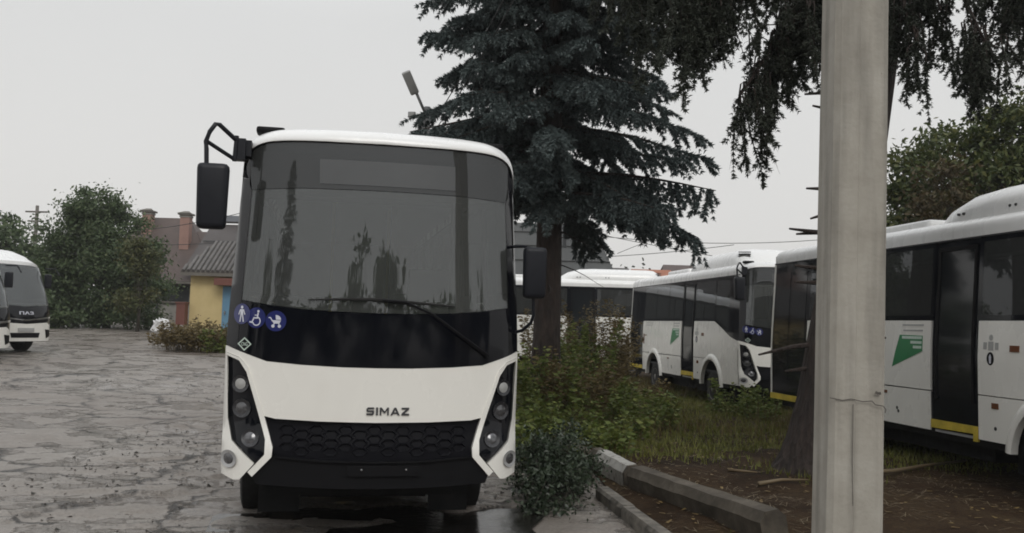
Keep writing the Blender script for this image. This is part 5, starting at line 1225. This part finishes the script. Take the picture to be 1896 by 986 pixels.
for x, y, z0, z1 in ((0.95, 2.4, 4.9, 6.55), (3.55, 1.5, 4.3, 6.35)):
    ch = bx('chimney', (x, y, (z0 + z1) / 2), (0.55, 0.55, z1 - z0), 'brick_red', hs_)
    bx('chimney_cap', (x, y, z1 + 0.06), (0.78, 0.78, 0.10), 'old_board', ch); bx('chimney_band', (x, y, z1 - 0.08), (0.62, 0.62, 0.10), 'grey_plaster', ch)
    slab('chimney_hood', (x - .42, y - .42, z1 + .11), (x + .42, y - .42, z1 + .11), (x + .15, y, z1 + .26), (x - .15, y, z1 + .26), 0.02, 'old_board', ch)
bx('eave', (4.2, -0.66, 2.28), (10.6, 0.12, 0.14), 'old_board', hs_)
wn = bx('window', (3.7, -0.03, 1.65), (1.5, 0.08, 0.9), 'window_dark', hs_); bx('window_frame', (3.7, -0.06, 2.14), (1.7, 0.10, 0.08), 'old_board', wn); bx('window_sill', (3.7, -0.08, 1.16), (1.7, 0.16, 0.08), 'old_board', wn); bx('window_frame', (2.90, -0.06, 1.65), (0.08, 0.1, 1.0), 'grey_plaster', wn)
bx('drainpipe', (2.65, -0.08, 1.0), (0.12, 0.12, 2.2), 'window_dark', hs_)
tag(hs_, 'house with brown roof and two brick chimneys behind the yellow shed', 'house')
# grey-roofed building behind the blue spruce
gb = empty('grey_roofed_building', (-2.0, 45.0, 0.2))
bx('wall', (2.2, 3.6, 1.6), (8.6, 6.6, 3.2), 'grey_plaster', gb)
slab('roof', (-3.2, -0.2, 3.0), (7.45, -0.2, 3.0), (6.05, 3.4, 6.75), (-3.0, 3.4, 6.75), 0.12, 'dark_roof', gb)
slab('roof', (7.45, -0.2, 3.0), (7.45, 7.0, 3.0), (6.06, 3.41, 6.75), (6.05, 3.4, 6.75), 0.12, 'dark_roof', gb)
slab('roof', (7.45, 7.0, 3.0), (-3.2, 7.0, 3.0), (-3.0, 3.41, 6.75), (6.05, 3.41, 6.75), 0.12, 'dark_roof', gb)
for k_ in (0.25, 0.45, 0.66, 0.86):
    mb = MB(); mb.tube([(-3.1, -0.2 + 3.6 * k_ - 0.03, 3.0 + 3.75 * k_ + 0.03), (7.45 - 1.4 * k_, -0.2 + 3.6 * k_ - 0.03, 3.0 + 3.75 * k_ + 0.03)], 0.03, 6); mb.build('roof_seam', 'dark_roof', gb)
bx('vent_pipe', (4.6, 2.2, 6.2), (0.16, 0.16, 1.6), 'window_dark', gb)
tag(gb, 'building with dark grey sheet roof behind the blue spruce', 'building')
# far hillside houses in the gap
V = []; Fs = []
hx = axis([(-60, 200, 13)]); hy = [100, 115, 135, 170, 260]
hzf = [-1, 3.6, 7.2, 8.6, 9.0]
for y, z in zip(hy, hzf):
    for x in hx: V.append((x, y, (z + 1.2 * math.sin(x * .13 + y) * (z > 0)) if x > -20 else (z * max(0, (x + 60) / 40) - 1)))
nx = len(hx)
for j in range(4):
    for i in range(nx - 1): Fs.append([j * nx + i, j * nx + i + 1, (j + 1) * nx + i + 1, (j + 1) * nx + i])
hill = mobj('hill', V, Fs, 'soil', smooth=True); tag(hill, kind='structure')
for k, (x, y, w_, h_, rl, wl, lb) in enumerate(((16.5, 112, 5.5, 4.2, 'far_red_roof', 'brick_red', 'far orange-red house on the skyline between the bus roofs'), (21.5, 118, 6.0, 4.4, 'brown_roof', 'far_wall', 'far pale house with brown gable roof right of the orange-red one'), (12.2, 116, 5.0, 3.8, 'grey_brown_roof', 'far_wall', 'far pale house beside the grey roof edge'), (30, 120, 7, 4.5, 'far_red_roof', 'far_wall', 'far house mostly hidden behind the middle bus'))):
    o = empty('far_house', (x, y, 3.8 if k == 0 else 4.6)); bx('wall', (0, 0, h_ * .35), (w_, 5, h_ * .7), wl, o)
    slab('roof', (-w_ / 2 - .3, -2.8, h_ * .68), (w_ / 2 + .3, -2.8, h_ * .68), (w_ / 2 - .4, 0, h_ * 1.15), (-w_ / 2 + .4, 0, h_ * 1.15), .15, rl, o)
    slab('roof', (w_ / 2 + .3, 2.8, h_ * .68), (-w_ / 2 - .3, 2.8, h_ * .68), (-w_ / 2 + .4, 0, h_ * 1.15), (w_ / 2 - .4, 0, h_ * 1.15), .15, rl, o)
    for a in (-.25, .2): bx('window', (a * w_, -2.52, h_ * .35), (.9, .08, 1.1), 'window_dark', o)
    tag(o, lb, 'house', 'far houses on the skyline')
rng = np.random.default_rng(99); n = 9000
cx = rng.uniform(-40, 90, 120); cy = rng.uniform(120, 150, 120); cz = 6.8 + rng.uniform(0, 2.2, 120); kk = rng.integers(0, 120, n)
P_ = np.stack([cx[kk], cy[kk], cz[kk]], 1) + rng.normal(size=(n, 3)) * np.array([1.6, 1.6, .9]); a = rng.normal(size=(n, 3)); b = rng.normal(size=(n, 3))
a /= np.linalg.norm(a, axis=1, keepdims=True); b /= np.linalg.norm(b, axis=1, keepdims=True)
Q = np.stack([P_ - a * .35, P_ + b * .25, P_ + a * .35, P_ - b * .25], 1)
tag(tri_mesh('far_trees', Q.reshape(-1, 3), 'far_leaf', None, 4), 'hazy far trees along the skyline', 'trees', None, 'stuff')

# ------------------------------------------------------------------ lamp post, wires, left utility pole
lp = empty('street_lamp', (-1.86, 20.0, -0.02))
mb = MB(); mb.tube([(0.02, 0, -0.1), (-0.05, 0, 6.35)], [0.10, 0.075], 10); mb.build('post', 'galvanised', lp, smooth=True)
mb = MB(); mb.tube([(-0.05, 0, 6.15), (-0.13, -0.1, 6.30), (-0.28, -0.3, 6.62)], 0.032, 8); mb.build('arm', 'galvanised', lp, smooth=True)
lh = round_box('lamp_head', (0, 0, 0), (0.19, 0.10, 0.52), 0.04, 'lamp_head', lp, 3); lh.location = (-0.38, -0.42, 6.76); lh.rotation_euler = (R(30), R(-25), 0)
fl_ = round_box('flood_lamp', (-0.36, -0.12, 6.15), (0.16, 0.07, 0.12), 0.015, 'galvanised', lp, 2); bx('lens', (-0.36, -0.165, 6.15), (0.12, 0.012, 0.085), 'lamp_lens', fl_)
bx('bracket', (-0.19, -0.08, 6.14), (0.24, 0.04, 0.04), 'galvanised', lp); bx('bracket', (-0.02, -0.10, 5.85), (0.05, 0.06, 0.5), 'galvanised', lp); bx('bracket', (-0.13, -0.10, 5.85), (0.04, 0.05, 0.42), 'galvanised', lp)
tag(lp, 'street lamp with a small floodlight rising behind the front bus roof', 'street lamp')
up = empty('utility_pole', (-30.4, 60, gz(-30, 60)))
mb = MB(); mb.tube([(0, 0, -0.2), (0.03, 0, 7.0)], [0.14, 0.10], 8); mb.build('post', 'old_board', up, smooth=True); bx('crossarm', (0, 0, 6.6), (1.4, 0.1, 0.1), 'old_board', up); bx('crossarm', (0, 0, 6.0), (1.0, 0.1, 0.1), 'old_board', up)
tag(up, 'thin distant utility pole at the left, beside the dark tree', 'pole')
def wire(p, q, sag, label, r=0.012, n=14):
    p, q = Vector(p), Vector(q); mb = MB()
    mb.tube([p.lerp(q, i / n) - Vector((0, 0, sag * 4 * (i / n) * (1 - i / n))) for i in range(n + 1)], r, 5)
    o = mb.build('overhead_wire', 'wire'); tag(o, label, 'wire', 'overhead wires')
wire((3.95, 40, 5.55), (14.5, 40, 5.85), 0.28, 'topmost overhead wire in the gap left of the pole', 0.014)
wire((3.9, 40, 5.6), (8.6, 40, 4.85), 0.02, 'overhead wire slanting down to the right behind the middle bus', 0.013)
wire((4.2, 40, 4.72), (9.4, 40, 5.36), 0.05, 'overhead wire slanting up to the right from the grey roof', 0.014)
wire((4.45, 40, 4.85), (5.8, 40, 5.44), 0.0, 'short overhead wire crossing near the grey roof edge', 0.012)
wire((-40, 58, 7.1), (-30.4, 60, 6.9), 0.1, 'upper distant wire left of the far utility pole', 0.02)
wire((-40, 58, 6.1), (-30.4, 60, 6.3), 0.1, 'lower distant wire left of the far utility pole', 0.02)
wire((-30.4, 60, 6.9), (-14.5, 52, 7.6), 0.6, 'upper wire crossing the brown roof', 0.02)
wire((-30.4, 60, 6.3), (-14.5, 52, 5.9), 0.3, 'lower wire crossing the brown roof', 0.02)
wire((-1.95, 19.95, 5.7), (0.9, 12.0, 8.4), 0.25, 'upper wire running through the blue spruce from the street lamp', 0.010)
wire((-1.90, 19.95, 5.55), (1.0, 12.0, 8.2), 0.25, 'lower wire running through the blue spruce from the street lamp', 0.010)

# ------------------------------------------------------------------ behind the camera: trees added to darken reflections in the glass; mirrored spruce
for i, (x, y, h_, w_) in enumerate(((-26, -24, 6.0, 5.5), (-15, -27, 7.8, 6.0), (-4, -25, 5.6, 5.5), (7, -27, 8.2, 6.0), (18, -24, 6.2, 5.5), (29, -25, 7.2, 5.5))):
    leafy('broadleaf_tree', (x, y, 0), [(0, 0, h_ * .62, w_, 2.0, h_ * .40), (w_ * .3, 0, h_ * .35, w_ * .8, 1.8, h_ * .35), (-w_ * .4, 0, h_ * .3, w_ * .7, 1.8, h_ * .3)], 5000, 0.34, 'leaf_left', 0.2, 'added dark tree ' + ('farthest left', 'second from left', 'third from left', 'third from right', 'second from right', 'farthest right')[i] + ' of those darkening the bus glass', seed=200 + i, clump=0.6, nclump=70, group='trees added behind the viewer')
HZ = MB(); HZ.box((0, 150, 8.4), (860, 560, 19.4)); hzo = mobj('haze', HZ.v, HZ.f, None)
hm = bpy.data.materials.new('haze_air'); hm.use_nodes = True; hn = hm.node_tree; hn.nodes.remove(hn.nodes['Principled BSDF'])
pv = hn.nodes.new('ShaderNodeVolumePrincipled'); pv.inputs['Color'].default_value = (0.96, 0.965, 0.97, 1); pv.inputs['Density'].default_value = 0.0006
hn.links.new(pv.outputs[0], hn.nodes['Material Output'].inputs['Volume']); hzo.data.materials.append(hm); tag(hzo, 'thin wet haze in the air', 'haze', None, 'stuff')
sp3 = copy_tree(sp); sp3.location = (-4.6, -13.0, 0); sp3.scale = (0.5, 0.5, 0.42); tag(sp3, 'small spruce mirrored in the windshield of the front bus', 'tree')
